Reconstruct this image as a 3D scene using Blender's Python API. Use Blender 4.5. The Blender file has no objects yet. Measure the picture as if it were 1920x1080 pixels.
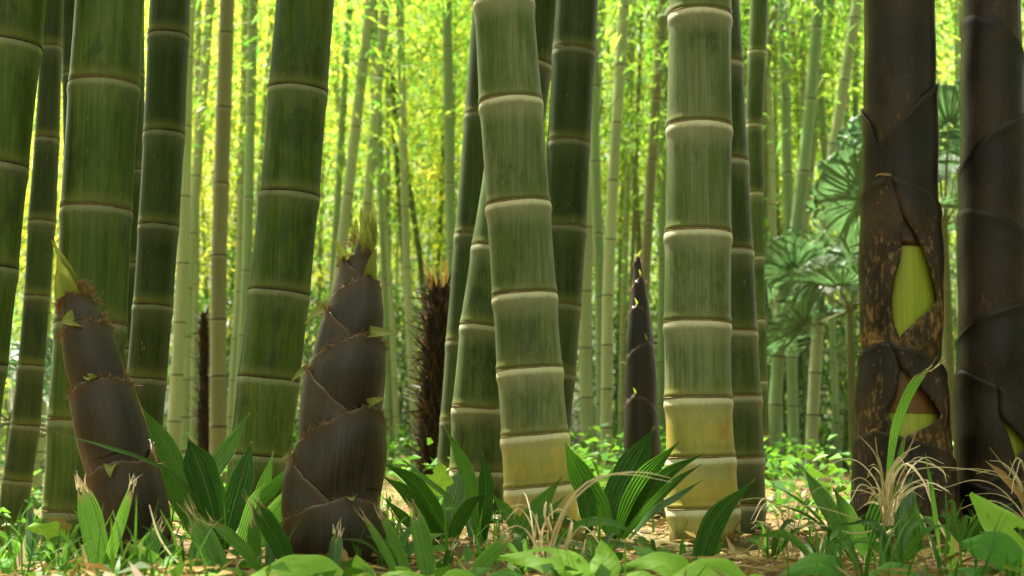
import bpy, math, random
import numpy as np
from mathutils import Vector, Matrix

# ------------------------------------------------------------------ camera, sky, sun, exposure
sc = bpy.context.scene
COL = sc.collection
CAM_H = 0.18
FPX = 1920 * 50 / 36
PITCH = math.atan(310 / FPX)
cam = bpy.data.cameras.new('camera')
cam.lens = 50; cam.sensor_width = 36; cam.clip_start = 0.05; cam.clip_end = 500
cam.dof.use_dof = True; cam.dof.focus_distance = 2.65; cam.dof.aperture_fstop = 6.5
camo = bpy.data.objects.new('camera', cam); COL.objects.link(camo)
camo.location = (0, 0, CAM_H); camo.rotation_euler = (math.pi / 2 + PITCH, 0, 0)
sc.camera = camo

SUN_EL, SUN_AZ = math.radians(64), math.radians(-38)      # azimuth from +Y towards +X
w = bpy.data.worlds.new('World'); sc.world = w; w.use_nodes = True
nt = w.node_tree; nt.nodes.clear()
sky = nt.nodes.new('ShaderNodeTexSky'); sky.sky_type = 'NISHITA'; sky.sun_disc = False
sky.sun_elevation = SUN_EL; sky.sun_rotation = SUN_AZ; sky.dust_density = 6.0; sky.air_density = 1.0; sky.ozone_density = 0.6
hsv = nt.nodes.new('ShaderNodeHueSaturation'); hsv.inputs['Saturation'].default_value = 0.22
bg = nt.nodes.new('ShaderNodeBackground'); bg.inputs['Strength'].default_value = 0.065
wo = nt.nodes.new('ShaderNodeOutputWorld')
nt.links.new(sky.outputs[0], hsv.inputs['Color']); warm = nt.nodes.new('ShaderNodeMix'); warm.data_type = 'RGBA'; warm.blend_type = 'MULTIPLY'; warm.inputs[0].default_value = 1.0; warm.inputs[7].default_value = (1.0, 0.965, 0.70, 1)   # hazy, warm summer sky
nt.links.new(hsv.outputs[0], warm.inputs[6]); nt.links.new(warm.outputs[2], bg.inputs[0]); nt.links.new(bg.outputs[0], wo.inputs[0])
sd = Vector((math.sin(SUN_AZ) * math.cos(SUN_EL), math.cos(SUN_AZ) * math.cos(SUN_EL), math.sin(SUN_EL)))
sl = bpy.data.lights.new('sun', 'SUN'); sl.energy = 5.0; sl.angle = math.radians(0.6); sl.color = (1, 0.93, 0.78)
so = bpy.data.objects.new('sun', sl); COL.objects.link(so); so.rotation_euler = (-sd).to_track_quat('-Z', 'Y').to_euler()
so.location = (0, 0, 12)
sc.view_settings.view_transform = 'Standard'; sc.view_settings.look = 'None'; sc.view_settings.gamma = 1
sc.view_settings.exposure = 2.6
sc.cycles.use_denoising = True
sc.cycles.max_bounces = 7; sc.cycles.diffuse_bounces = 4; sc.cycles.transmission_bounces = 4; sc.cycles.transparent_max_bounces = 6
sc.cycles.sample_clamp_indirect = 6

random.seed(7); RNG = np.random.default_rng(7)

# ------------------------------------------------------------------ helpers
CP, SP = math.cos(PITCH), math.sin(PITCH)
def PX(x, y, d):
    """the point at distance d (metres along the ground) that the photograph shows at pixel x, y (1920 x 1080)"""
    a = (x - 960) / FPX; b = (540 - y) / FPX
    v = Vector((a, CP - b * SP, SP + b * CP)); t = d / v.y
    return Vector((0, 0, CAM_H)) + v * t
def PS(y, d):
    b = (540 - y) / FPX
    return d / (CP - b * SP) / FPX          # metres per photograph pixel there
def sstep(a, b, x):
    t = min(1, max(0, (x - a) / (b - a))); return t * t * (3 - 2 * t)
def gz(x, y):
    z = 0.012 * math.sin(x * 5.1 + y * 2.3) * math.sin(y * 4.3 - x) + 0.008 * math.sin(x * 13 + 1) * math.sin(y * 11)
    z *= 1 + min(2.0, y * 0.1)
    z -= 0.15 * sstep(-0.75, -1.3, x) * sstep(2.6, 3.6, y) * (1 - sstep(7, 12, y))
    return z

def link_mesh(name, V, F, mat, root=None, parent=None, smooth=True, attrs=None, local=False):
    me = bpy.data.meshes.new(name)
    V = np.asarray(V, dtype=np.float64).reshape(-1, 3)
    o = bpy.data.objects.new(name, None)
    bpy.data.objects.remove(o)
    if root is not None and not local:
        V = V - np.array(root.location)
    me.from_pydata(V.tolist(), [], F if isinstance(F, list) else F.tolist())
    if smooth: me.polygons.foreach_set('use_smooth', [True] * len(me.polygons))
    for k, a in (attrs or {}).items():
        at = me.attributes.new(k, 'FLOAT', 'POINT'); at.data.foreach_set('value', np.asarray(a, dtype=np.float32).ravel())
    for m in (mat if isinstance(mat, list) else [mat]): me.materials.append(m)
    me.update()
    o = bpy.data.objects.new(name, me); COL.objects.link(o)
    o.parent = parent or root
    return o
def tag(o, label, cat, group=None, kind=None):
    if label: o['label'] = label
    if cat: o['category'] = cat
    if group: o['group'] = group
    if kind: o['kind'] = kind
    return o
def thing(name, label, cat, loc, group=None):
    o = bpy.data.objects.new(name, None); COL.objects.link(o); o.location = loc; o.empty_display_size = 0.05
    return tag(o, label, cat, group)
def grid_faces(nv, nu, closed=False):
    F = []
    for j in range(nv - 1):
        for i in range(nu if closed else nu - 1):
            a = j * nu + i; b = j * nu + (i + 1) % nu
            F.append((a, b, b + nu, a + nu))
    return F
def catmull(pts, n):
    p = [np.array(q, dtype=float) for q in pts]
    if len(p) == 2: p = [p[0], (p[0] + p[1]) / 2, p[1]]
    p = [2 * p[0] - p[1]] + p + [2 * p[-1] - p[-2]]
    m = len(p) - 3; out = []
    for k in range(n + 1):
        s = min(m - 1e-9, k / n * m); i = int(s); t = s - i
        a, b, c, d = p[i:i + 4]
        out.append(0.5 * ((2 * b) + (c - a) * t + (2 * a - 5 * b + 4 * c - d) * t * t + (3 * b - a - 3 * c + d) * t ** 3))
    return np.array(out)
def unit(v):
    v = np.asarray(v, float); return v / (np.linalg.norm(v, axis=-1, keepdims=True) + 1e-12)

# ------------------------------------------------------------------ material helpers
class M:
    def __init__(s, name):
        s.m = bpy.data.materials.new(name); s.m.use_nodes = True; s.t = s.m.node_tree; s.t.nodes.clear()
        s.out = s.n('OutputMaterial')
    def n(s, typ, **kw):
        nd = s.t.nodes.new('ShaderNode' + typ)
        for k, v in kw.items(): setattr(nd, k, v)
        return nd
    def put(s, sock, v):
        if isinstance(v, bpy.types.NodeSocket): s.t.links.new(v, sock)
        elif isinstance(v, (tuple, list)) and len(v) == 3 and sock.type == 'RGBA': sock.default_value = (*v, 1)
        else: sock.default_value = v
    def attr(s, name): return s.n('Attribute', attribute_name=name).outputs['Fac']
    def rnd(s): return s.n('ObjectInfo').outputs['Random']
    def math(s, op, a, b=0.0, c=0.0, clamp=False):
        nd = s.n('Math', operation=op, use_clamp=clamp)
        for i, v in enumerate((a, b, c)): s.put(nd.inputs[i], v)
        return nd.outputs[0]
    def mix(s, f, a, b, mode='MIX'):
        nd = s.n('Mix', data_type='RGBA', blend_type=mode)
        s.put(nd.inputs[0], f); s.put(nd.inputs[6], a); s.put(nd.inputs[7], b)
        return nd.outputs[2]
    def ramp(s, x, lo, hi, a=0.0, b=1.0):
        nd = s.n('MapRange', interpolation_type='SMOOTHSTEP', clamp=True)
        for i, v in enumerate((x, lo, hi, a, b)): s.put(nd.inputs[i], v)
        return nd.outputs[0]
    def coord(s, scale=(1, 1, 1), kind='Object', shift=True):
        c = s.n('TexCoord').outputs[kind]
        mp = s.n('Mapping'); s.put(mp.inputs['Vector'], c); mp.inputs['Scale'].default_value = scale
        if shift:
            cb = s.n('CombineXYZ'); r = s.math('MULTIPLY', s.rnd(), 37.0)
            for i in range(3): s.put(cb.inputs[i], r)
            s.put(mp.inputs['Location'], cb.outputs[0])
        return mp.outputs[0]
    def uv(s, su, sv):
        cb = s.n('CombineXYZ'); s.put(cb.inputs[0], s.math('MULTIPLY', s.attr('u'), su)); s.put(cb.inputs[1], s.math('MULTIPLY', s.attr('v'), sv))
        s.put(cb.inputs[2], s.math('MULTIPLY', s.rnd(), 50.0)); return cb.outputs[0]
    def noise(s, vec, scale=1.0, detail=3.0, rough=0.55):
        nd = s.n('TexNoise'); s.put(nd.inputs['Vector'], vec); nd.inputs['Scale'].default_value = scale
        nd.inputs['Detail'].default_value = detail; nd.inputs['Roughness'].default_value = rough
        return nd.outputs[0]
    def voro(s, vec, scale):
        nd = s.n('TexVoronoi'); s.put(nd.inputs['Vector'], vec); nd.inputs['Scale'].default_value = scale; return nd.outputs['Distance']
    def bump(s, h, strength=0.3, dist=0.002):
        nd = s.n('Bump'); s.put(nd.inputs['Height'], h); nd.inputs['Strength'].default_value = strength; nd.inputs['Distance'].default_value = dist
        return nd.outputs[0]
    def bsdf(s, col, rough=0.5, spec=0.4, nrm=None, sheen=0.0, sheen_tint=(1, 1, 1), coat=0.0):
        b = s.n('BsdfPrincipled'); s.put(b.inputs['Base Color'], col); s.put(b.inputs['Roughness'], rough)
        b.inputs['Specular IOR Level'].default_value = spec
        b.inputs['Sheen Weight'].default_value = sheen; b.inputs['Sheen Tint'].default_value = (*sheen_tint, 1); b.inputs['Sheen Roughness'].default_value = 0.4
        b.inputs['Coat Weight'].default_value = coat; b.inputs['Coat Roughness'].default_value = 0.25
        if nrm is not None: s.put(b.inputs['Normal'], nrm)
        return b.outputs[0]
    def leaf(s, col, tcol, f=0.45, rough=0.4, spec=0.4, nrm=None):
        a = s.bsdf(col, rough, spec, nrm); t = s.n('BsdfTranslucent'); s.put(t.inputs[0], tcol)
        if nrm is not None: s.put(t.inputs['Normal'], nrm)
        mx = s.n('MixShader'); s.put(mx.inputs[0], f); s.t.links.new(a, mx.inputs[1]); s.t.links.new(t.outputs[0], mx.inputs[2])
        return mx.outputs[0]
    def done(s, sh): s.t.links.new(sh, s.out.inputs['Surface']); return s.m

def culm_mat(name, ca, cb, wax=0.5, grime=0.5, moss=(0.03, 0.07, 0.012), rough=0.42):
    m = M(name)
    st = m.noise(m.coord((70, 70, 1.6), shift=False), 1, 4, 0.6)
    bl = m.noise(m.coord((7, 7, 3.0), shift=False), 1, 4, 0.6)
    fine = m.noise(m.coord((240, 240, 6), shift=False), 1, 2, 0.5)
    big = m.noise(m.coord((15, 15, 6)), 1, 8, 0.75)
    c = m.mix(m.ramp(st, 0.3, 0.7), ca, cb)
    c = m.mix(m.math('MULTIPLY', m.ramp(bl, 0.42, 0.66), 0.75), c, moss)
    c = m.mix(1.0, c, m.mix(m.rnd(), (0.78, 0.80, 0.70), (1.12, 1.12, 1.12)), 'MULTIPLY')
    c = m.mix(1.0, c, m.mix(m.ramp(fine, 0.3, 0.7), (0.80, 0.82, 0.78), (1.18, 1.16, 1.16)), 'MULTIPLY')
    scr = m.noise(m.coord((95, 95, 30)), 1, 3, 0.7)
    c = m.mix(m.ramp(scr, 0.66, 0.72, 0, 0.35), c, (0.30, 0.32, 0.20))
    c = m.mix(m.math('MULTIPLY', m.ramp(big, 0.50, 0.63), grime), c, (0.012, 0.022, 0.008))
    # yellow foot of the young culms
    yel = m.mix(m.ramp(bl, 0.35, 0.65), (0.46, 0.42, 0.10), (0.54, 0.39, 0.07))
    yel = m.mix(m.ramp(st, 0.4, 0.75, 0.0, 0.5), yel, (0.42, 0.40, 0.16)); yel = m.mix(m.ramp(big, 0.40, 0.60, 0.55, 0.0), yel, (0.20, 0.27, 0.075)); yel = m.mix(m.ramp(m.noise(m.coord((28, 28, 12)), 1, 5, 0.7), 0.56, 0.7, 0, 0.55), yel, (0.40, 0.20, 0.05))
    yf = m.math('MULTIPLY', m.attr('yel'), m.ramp(m.math('ADD', bl, m.math('MULTIPLY', m.attr('yel'), 0.45)), 0.45, 0.75), clamp=True)
    c = m.mix(yf, c, yel)
    speck = m.ramp(m.voro(m.coord((60, 60, 55)), 1.0), 0.06, 0.03)
    c = m.mix(m.math('MULTIPLY', speck, 0.35), c, (0.35, 0.36, 0.22))
    # pale waxy bloom under each node, with an uneven lower limit
    dt = m.attr('dt'); dj = m.math('ADD', dt, m.math('MULTIPLY', m.math('SUBTRACT', st, 0.5), 0.012))
    band = m.ramp(dj, 0.022, 0.006)
    soft = m.ramp(dj, 0.07, 0.0, 0.0, 0.35)
    c = m.mix(m.math('MULTIPLY', m.math('MAXIMUM', band, soft), wax, clamp=True), c, (0.68, 0.67, 0.47))
    db = m.attr('db')
    c = m.mix(m.math('MULTIPLY', m.ramp(m.math('ADD', db, m.math('MULTIPLY', m.math('SUBTRACT', st, 0.5), 0.02)), 0.035, 0.004), 0.5), c, (0.17, 0.18, 0.04))
    c = m.mix(m.math('MULTIPLY', m.ramp(db, 0.008, 0.0), 0.6), c, (0.07, 0.06, 0.025))
    soil = m.math('MULTIPLY', m.ramp(m.math('ADD', m.attr('hg'), m.math('MULTIPLY', m.math('SUBTRACT', big, 0.5), 0.10)), 0.035, 0.0), 0.8)
    c = m.mix(soil, c, (0.10, 0.055, 0.022))
    h = m.math('ADD', m.math('MULTIPLY', st, 0.6), m.math('MULTIPLY', fine, 0.4))
    return m.done(m.bsdf(c, m.ramp(bl, 0.3, 0.7, rough - 0.06, rough + 0.16), 0.22, m.bump(h, 0.3, 0.002)))

def midculm_mat(name, ca, cb, wax=0.25):
    m = M(name)
    n1 = m.noise(m.coord((6, 6, 1.2)), 1, 4); r = m.rnd()
    c = m.mix(m.ramp(n1, 0.3, 0.7), ca, cb)
    c = m.mix(m.math('MULTIPLY', r, 0.5), c, tuple(0.6 * (a + b) / 2 for a, b in zip(ca, cb)))
    dt = m.attr('dt')
    c = m.mix(m.math('MULTIPLY', m.ramp(dt, 0.07, 0.01), wax), c, (0.45, 0.47, 0.30))
    c = m.mix(m.ramp(dt, 0.985, 1.0, 0.0, 0.5), c, (0.06, 0.05, 0.025))
    return m.done(m.bsdf(c, 0.45, 0.4))

def plain_mat(name, ca, cb, scale=(30, 30, 30), rough=0.7, spec=0.3):
    m = M(name); n1 = m.noise(m.coord(scale), 1, 4)
    return m.done(m.bsdf(m.mix(m.ramp(n1, 0.3, 0.7), ca, cb), rough, spec, m.bump(n1, 0.3, 0.003)))

MAT = {}
MAT['young'] = culm_mat('waxy_young_culm', (0.125, 0.175, 0.068), (0.20, 0.24, 0.118), wax=1.0, grime=0.42, moss=(0.065, 0.135, 0.024))
MAT['green'] = culm_mat('mature_green_culm', (0.058, 0.112, 0.015), (0.105, 0.165, 0.034), wax=0.25, grime=0.5, moss=(0.030, 0.070, 0.008), rough=0.36)
MAT['deep'] = culm_mat('dark_green_culm', (0.030, 0.050, 0.013), (0.050, 0.074, 0.022), wax=0.2, grime=0.5)
MAT['grey'] = culm_mat('grey_green_culm', (0.055, 0.096, 0.026), (0.088, 0.132, 0.042), wax=0.5, grime=0.55, moss=(0.04, 0.075, 0.02))
MAT['mid_pale'] = midculm_mat('pale_culm', (0.25, 0.33, 0.16), (0.35, 0.41, 0.23))
MAT['mid_green'] = midculm_mat('slender_green_culm', (0.14, 0.24, 0.10), (0.21, 0.31, 0.14))
MAT['mid_olive'] = midculm_mat('olive_culm', (0.15, 0.16, 0.07), (0.19, 0.19, 0.09))
MAT['mid_dark'] = midculm_mat('shaded_culm', (0.06, 0.09, 0.035), (0.08, 0.11, 0.04))  # darker culm copy; the grove's shade is put into its colour
MAT['ring'] = plain_mat('node_scar', (0.10, 0.072, 0.035), (0.17, 0.125, 0.06), (150, 150, 60), 0.8)
MAT['ring_dark'] = plain_mat('dark_node_scar', (0.025, 0.022, 0.010), (0.06, 0.048, 0.024), (150, 150, 60), 0.8)
MAT['ring_pale'] = plain_mat('pale_node_scar', (0.30, 0.25, 0.13), (0.20, 0.13, 0.06), (90, 90, 60), 0.8)

def shoot_mat(name, ca, cb, orange, sheen=0.35):
    m = M(name)
    lines = m.noise(m.uv(150, 0.6), 1, 2, 0.5); blot = m.noise(m.coord((20, 20, 9)), 1, 5, 0.65); mott = m.noise(m.coord((130, 130, 70)), 1, 3, 0.6)
    c = m.mix(m.ramp(blot, 0.35, 0.68), ca, cb)
    c = m.mix(m.ramp(lines, 0.50, 0.64, 0.0, 0.45), c, tuple(1.1 * q for q in (orange[0] * 0.8, orange[1] * 1.15, orange[2] * 1.9)))
    c = m.mix(m.ramp(mott, 0.6, 0.72, 0.0, 0.35), c, (0.02, 0.012, 0.008))
    edge = m.math('ADD', m.ramp(m.math('ADD', m.attr('v'), m.math('MULTIPLY', m.math('SUBTRACT', blot, 0.5), 0.5)), 0.34, 0.0), m.math('MULTIPLY', m.ramp(blot, 0.55, 0.75), 0.25), clamp=True)
    c = m.mix(m.math('MULTIPLY', edge, 0.65), c, orange)
    hb = m.math('ADD', m.math('MULTIPLY', lines, 1.0), m.math('MULTIPLY', mott, 0.5))
    return m.done(m.bsdf(c, m.ramp(blot, 0.3, 0.7, 0.27, 0.42), 0.6, m.bump(hb, 0.45, 0.0015), sheen, (0.9, 0.42, 0.14)))
MAT['shoot'] = shoot_mat('shoot_sheath', (0.0085, 0.006, 0.0042), (0.033, 0.021, 0.013), (0.085, 0.040, 0.014), 0.08)
MAT['shoot_dark'] = shoot_mat('dark_shoot_sheath', (0.006, 0.004, 0.003), (0.014, 0.008, 0.005), (0.025, 0.011, 0.004), 0.0)

def drysheath_mat(name, dark, brown, gold, lo, hi):
    m = M(name)
    big = m.noise(m.coord((9, 9, 6)), 1, 4, 0.6); mott = m.noise(m.coord((75, 75, 45)), 1, 4, 0.65); lines = m.noise(m.uv(90, 0.8), 1, 2)
    v = m.attr('v')
    c = m.mix(m.ramp(m.math('ADD', big, m.math('MULTIPLY', v, 0.25)), 0.45, 0.8), dark, brown)
    c = m.mix(m.ramp(lines, 0.5, 0.75, 0, 0.3), c, brown)
    g = m.math('MULTIPLY', m.ramp(m.math('ADD', mott, m.math('MULTIPLY', v, 0.22)), lo, hi), m.ramp(big, 0.35, 0.6, 0.35, 1.0))
    c = m.mix(g, c, gold)
    return m.done(m.bsdf(c, m.ramp(big, 0.3, 0.7, 0.36, 0.52), 0.38, m.bump(m.math('ADD', lines, mott), 0.4, 0.002)))
MAT['dry'] = drysheath_mat('dry_culm_sheath', (0.013, 0.008, 0.005), (0.060, 0.033, 0.015), (0.34, 0.20, 0.075), 0.60, 0.80)
MAT['dryd'] = drysheath_mat('dark_culm_sheath', (0.009, 0.006, 0.004), (0.040, 0.025, 0.014), (0.13, 0.065, 0.025), 0.70, 0.90)
MAT['ochre'] = drysheath_mat('ochre_sheath_base', (0.16, 0.075, 0.02), (0.32, 0.17, 0.05), (0.05, 0.03, 0.01), 0.72, 0.8)

def limeculm():
    m = M('lime_internode'); st = m.noise(m.coord((90, 90, 1.2)), 1, 3); b = m.noise(m.coord((14, 14, 5)), 1, 3)
    c = m.mix(m.ramp(st, 0.3, 0.7), (0.28, 0.36, 0.02), (0.40, 0.46, 0.05)); c = m.mix(m.ramp(b, 0.5, 0.75, 0, 0.5), c, (0.22, 0.34, 0.02))
    return m.done(m.bsdf(c, 0.4, 0.4))
MAT['lime'] = limeculm()

def hair_mat(name, ca, cb):
    m = M(name); c = m.mix(m.attr('r'), ca, cb)
    return m.done(m.leaf(c, c, 0.3, 0.5))
MAT['bristle'] = hair_mat('red_bristles', (0.09, 0.035, 0.014), (0.46, 0.27, 0.12))
MAT['fibre'] = hair_mat('palm_fibre', (0.010, 0.007, 0.004), (0.070, 0.038, 0.016))
MAT['straw'] = hair_mat('dry_straw', (0.42, 0.32, 0.15), (0.74, 0.65, 0.42))
MAT['litter'] = hair_mat('leaf_litter', (0.16, 0.095, 0.028), (0.54, 0.40, 0.15))

def bladelet():
    m = M('shoot_blade'); n1 = m.noise(m.uv(14, 0.6), 1, 3)
    c = m.mix(m.ramp(n1, 0.3, 0.7), (0.13, 0.20, 0.035), (0.32, 0.36, 0.10))
    c = m.mix(m.ramp(m.attr('v'), 0.75, 1.05), c, (0.34, 0.22, 0.08)); c = m.mix(m.ramp(m.math('ABSOLUTE', m.attr('u')), 0.75, 1.0, 0, 0.5), c, (0.22, 0.12, 0.03))
    return m.done(m.leaf(c, (0.35, 0.42, 0.06), 0.3, 0.4))
MAT['bladelet'] = bladelet()

def palm_leaf(name, ca, cb, tc, streak=0.0, f=0.3, rough=0.33):
    m = M(name)
    rib = m.noise(m.uv(17, 0.2), 1, 2, 0.5); bl = m.noise(m.uv(1.5, 2.5), 1, 3); ln = m.noise(m.uv(9, 3.0), 1, 4, 0.65)
    c = m.mix(m.ramp(rib, 0.40, 0.60), ca, cb); c = m.mix(m.ramp(bl, 0.5, 0.75, 0, 0.5), c, tuple(0.7 * q for q in ca))
    c = m.mix(m.ramp(m.math('ABSOLUTE', m.attr('u')), 0.08, 0.0, 0.0, 0.45), c, (0.30, 0.38, 0.14))
    dry = m.math('ADD', m.math('MULTIPLY', m.attr('dry'), 0.9), m.math('MULTIPLY', m.ramp(ln, 0.66, 0.72), streak), clamp=True)
    dn = m.math('MULTIPLY', dry, m.ramp(ln, 0.25, 0.55, 0.5, 1.0), clamp=True)
    dcol = m.mix(m.ramp(rib, 0.4, 0.6), (0.55, 0.47, 0.24), (0.26, 0.15, 0.06))
    c2 = m.mix(dn, c, dcol); t2 = m.mix(dn, tc, (0.45, 0.36, 0.16))
    return m.done(m.leaf(c2, t2, f, rough, 0.5, m.bump(rib, 0.5, 0.002)))
MAT['palm_dark'] = palm_leaf('dark_palm_leaf', (0.018, 0.075, 0.010), (0.040, 0.125, 0.018), (0.10, 0.30, 0.02), 0.1, 0.22, 0.36)
MAT['palm'] = palm_leaf('green_palm_leaf', (0.045, 0.15, 0.022), (0.10, 0.25, 0.045), (0.18, 0.42, 0.05), 0.15, 0.3, 0.36)
MAT['palm_chew'] = palm_leaf('chewed_palm_leaf', (0.06, 0.19, 0.025), (0.17, 0.36, 0.07), (0.22, 0.50, 0.05), 0.7, 0.3, 0.4)
MAT['palm_blue'] = palm_leaf('bluish_palm_leaf', (0.06, 0.13, 0.07), (0.11, 0.20, 0.11), (0.16, 0.34, 0.12), 0.15, 0.3, 0.38)
MAT['stalk'] = palm_leaf('old_leaf_stalk', (0.13, 0.09, 0.025), (0.26, 0.18, 0.05), (0.3, 0.2, 0.05), 0.3, 0.2, 0.5)
MAT['drybrown'] = palm_leaf('withered_leaf', (0.30, 0.17, 0.05), (0.45, 0.28, 0.10), (0.5, 0.3, 0.1), 0.3, 0.3, 0.5)

def broad(name, ca, cb, tc):
    m = M(name)
    au = m.math('ABSOLUTE', m.attr('u'))
    ph = m.math('SUBTRACT', m.math('MULTIPLY', m.attr('v'), 6.0), m.math('MULTIPLY', au, 1.6))
    tri = m.math('ABSOLUTE', m.math('SUBTRACT', m.math('FRACT', m.math('ADD', ph, 10.0)), 0.5))
    vein = m.math('MAXIMUM', m.ramp(tri, 0.045, 0.0), m.ramp(au, 0.04, 0.0))
    n1 = m.noise(m.uv(3, 3), 1, 4); n2 = m.noise(m.uv(16, 16), 1, 3)
    c = m.mix(m.ramp(n1, 0.3, 0.7), ca, cb); c = m.mix(m.ramp(n2, 0.62, 0.75, 0, 0.35), c, (0.20, 0.22, 0.05))
    c = m.mix(m.math('MULTIPLY', vein, 0.35), c, (0.34, 0.52, 0.16))
    h = m.math('ADD', m.math('MULTIPLY', m.ramp(tri, 0.0, 0.5), 1.0), m.math('MULTIPLY', n2, 0.4))
    return m.done(m.leaf(c, tc, 0.45, 0.5, 0.2, m.bump(h, 0.14, 0.003)))
MAT['broad'] = broad('bright_broad_leaf', (0.20, 0.46, 0.04), (0.29, 0.56, 0.07), (0.50, 0.82, 0.09))
MAT['broad2'] = broad('mid_broad_leaf', (0.07, 0.24, 0.04), (0.11, 0.31, 0.05), (0.16, 0.45, 0.05))
MAT['broadbrown'] = broad('browning_broad_leaf', (0.24, 0.20, 0.05), (0.30, 0.22, 0.06), (0.4, 0.3, 0.08))

def bamboo_leaf(name, a, b, ta, tb, f=0.55, spec=0.3):
    m = M(name); r = m.attr('r')
    return m.done(m.leaf(m.mix(r, a, b), m.mix(r, ta, tb), f, 0.45, spec))
MAT['bleaf'] = bamboo_leaf('bamboo_leaf', (0.04, 0.14, 0.02), (0.16, 0.28, 0.03), (0.12, 0.42, 0.05), (0.58, 0.74, 0.07), 0.6)
MAT['bleaf2'] = bamboo_leaf('sunlit_bamboo_leaf', (0.14, 0.24, 0.02), (0.26, 0.30, 0.03), (0.62, 0.72, 0.05), (0.90, 0.84, 0.10), 0.65)  # brighter, yellower leaf copy; the sunlit glow is put into its colour
MAT['cover'] = bamboo_leaf('ground_cover_leaf', (0.03, 0.11, 0.014), (0.085, 0.22, 0.03), (0.06, 0.20, 0.015), (0.18, 0.38, 0.03), 0.32, 0.12)
MAT['evergreen'] = bamboo_leaf('evergreen_leaf', (0.022, 0.065, 0.016), (0.05, 0.13, 0.03), (0.05, 0.17, 0.02), (0.12, 0.32, 0.04), 0.35)
MAT['twig'] = plain_mat('twig', (0.10, 0.13, 0.045), (0.15, 0.15, 0.06))

def ground_mat():
    m = M('forest_soil'); a = m.noise(m.coord((1.1, 1.1, 1.1), shift=False), 1, 5); b = m.noise(m.coord((26, 26, 26), shift=False), 1, 6, 0.7); g = m.noise(m.coord((0.5, 0.5, 0.5), shift=False), 1, 4)
    c = m.mix(m.ramp(b, 0.3, 0.7), (0.055, 0.032, 0.015), (0.20, 0.125, 0.055)); c = m.mix(m.ramp(a, 0.45, 0.65, 0, 0.7), c, (0.28, 0.18, 0.075))
    c = m.mix(m.ramp(g, 0.5, 0.65, 0, 0.6), c, (0.07, 0.11, 0.025))
    return m.done(m.bsdf(c, 0.9, 0.2, m.bump(b, 0.9, 0.03)))
MAT['ground'] = ground_mat()

# ------------------------------------------------------------------ ground
def build_ground():
    xs = np.sign(np.linspace(-1, 1, 121)) * np.abs(np.linspace(-1, 1, 121)) ** 3 * 150
    ys = 150 * np.linspace(0, 1, 130) ** 3.0 - 6 * (1 - np.linspace(0, 1, 130)) ** 8 + 0.0
    V = [(x, y, gz(x, y)) for y in ys for x in xs]
    o = link_mesh('ground', V, grid_faces(len(ys), len(xs)), MAT['ground'])
    tag(o, None, None, kind='structure')
build_ground()

# ------------------------------------------------------------------ foliage meshes (shared by the crowns)
def leaf_quads(P, D, L, W, droop=0.25):
    """P base points, D unit directions, L lengths, W widths -> verts (n*4,3)"""
    n = len(P)
    up = RNG.normal(size=(n, 3)) * 0.55 + np.array([0, 0, 1.0])
    S = unit(np.cross(D, up)); Nn = unit(np.cross(S, D))
    mid = P + D * (L * 0.42)[:, None] - np.array([0, 0, 1]) * (L * droop * 0.15)[:, None]
    tip = P + D * L[:, None] - np.array([0, 0, 1]) * (L * droop)[:, None]
    lift = Nn * (W * 0.25)[:, None]
    return np.stack([P, mid + S * (W / 2)[:, None] + lift, tip, mid - S * (W / 2)[:, None] + lift], 1).reshape(-1, 3)
def leaf_mesh(name, V, R, mats, twigs=None):
    n = len(V) // 4
    nT = 0 if twigs is None else len(twigs) // 3
    me = bpy.data.meshes.new(name)
    allV = V if twigs is None else np.concatenate([V, twigs])
    me.vertices.add(len(allV)); me.vertices.foreach_set('co', allV.astype(np.float32).ravel())
    me.loops.add(n * 4 + nT * 3); me.polygons.add(n + nT)
    me.loops.foreach_set('vertex_index', np.arange(n * 4 + nT * 3, dtype=np.int32))
    me.polygons.foreach_set('loop_start', np.concatenate([np.arange(n) * 4, n * 4 + np.arange(nT) * 3]).astype(np.int32))
    me.polygons.foreach_set('material_index', np.concatenate([np.zeros(n), np.ones(nT)]).astype(np.int32))
    at = me.attributes.new('r', 'FLOAT', 'POINT'); at.data.foreach_set('value', np.concatenate([np.repeat(R, 4), np.zeros(nT * 3)]).astype(np.float32))
    for q in mats: me.materials.append(q)
    me.update(calc_edges=True); me.validate()
    return me
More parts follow.
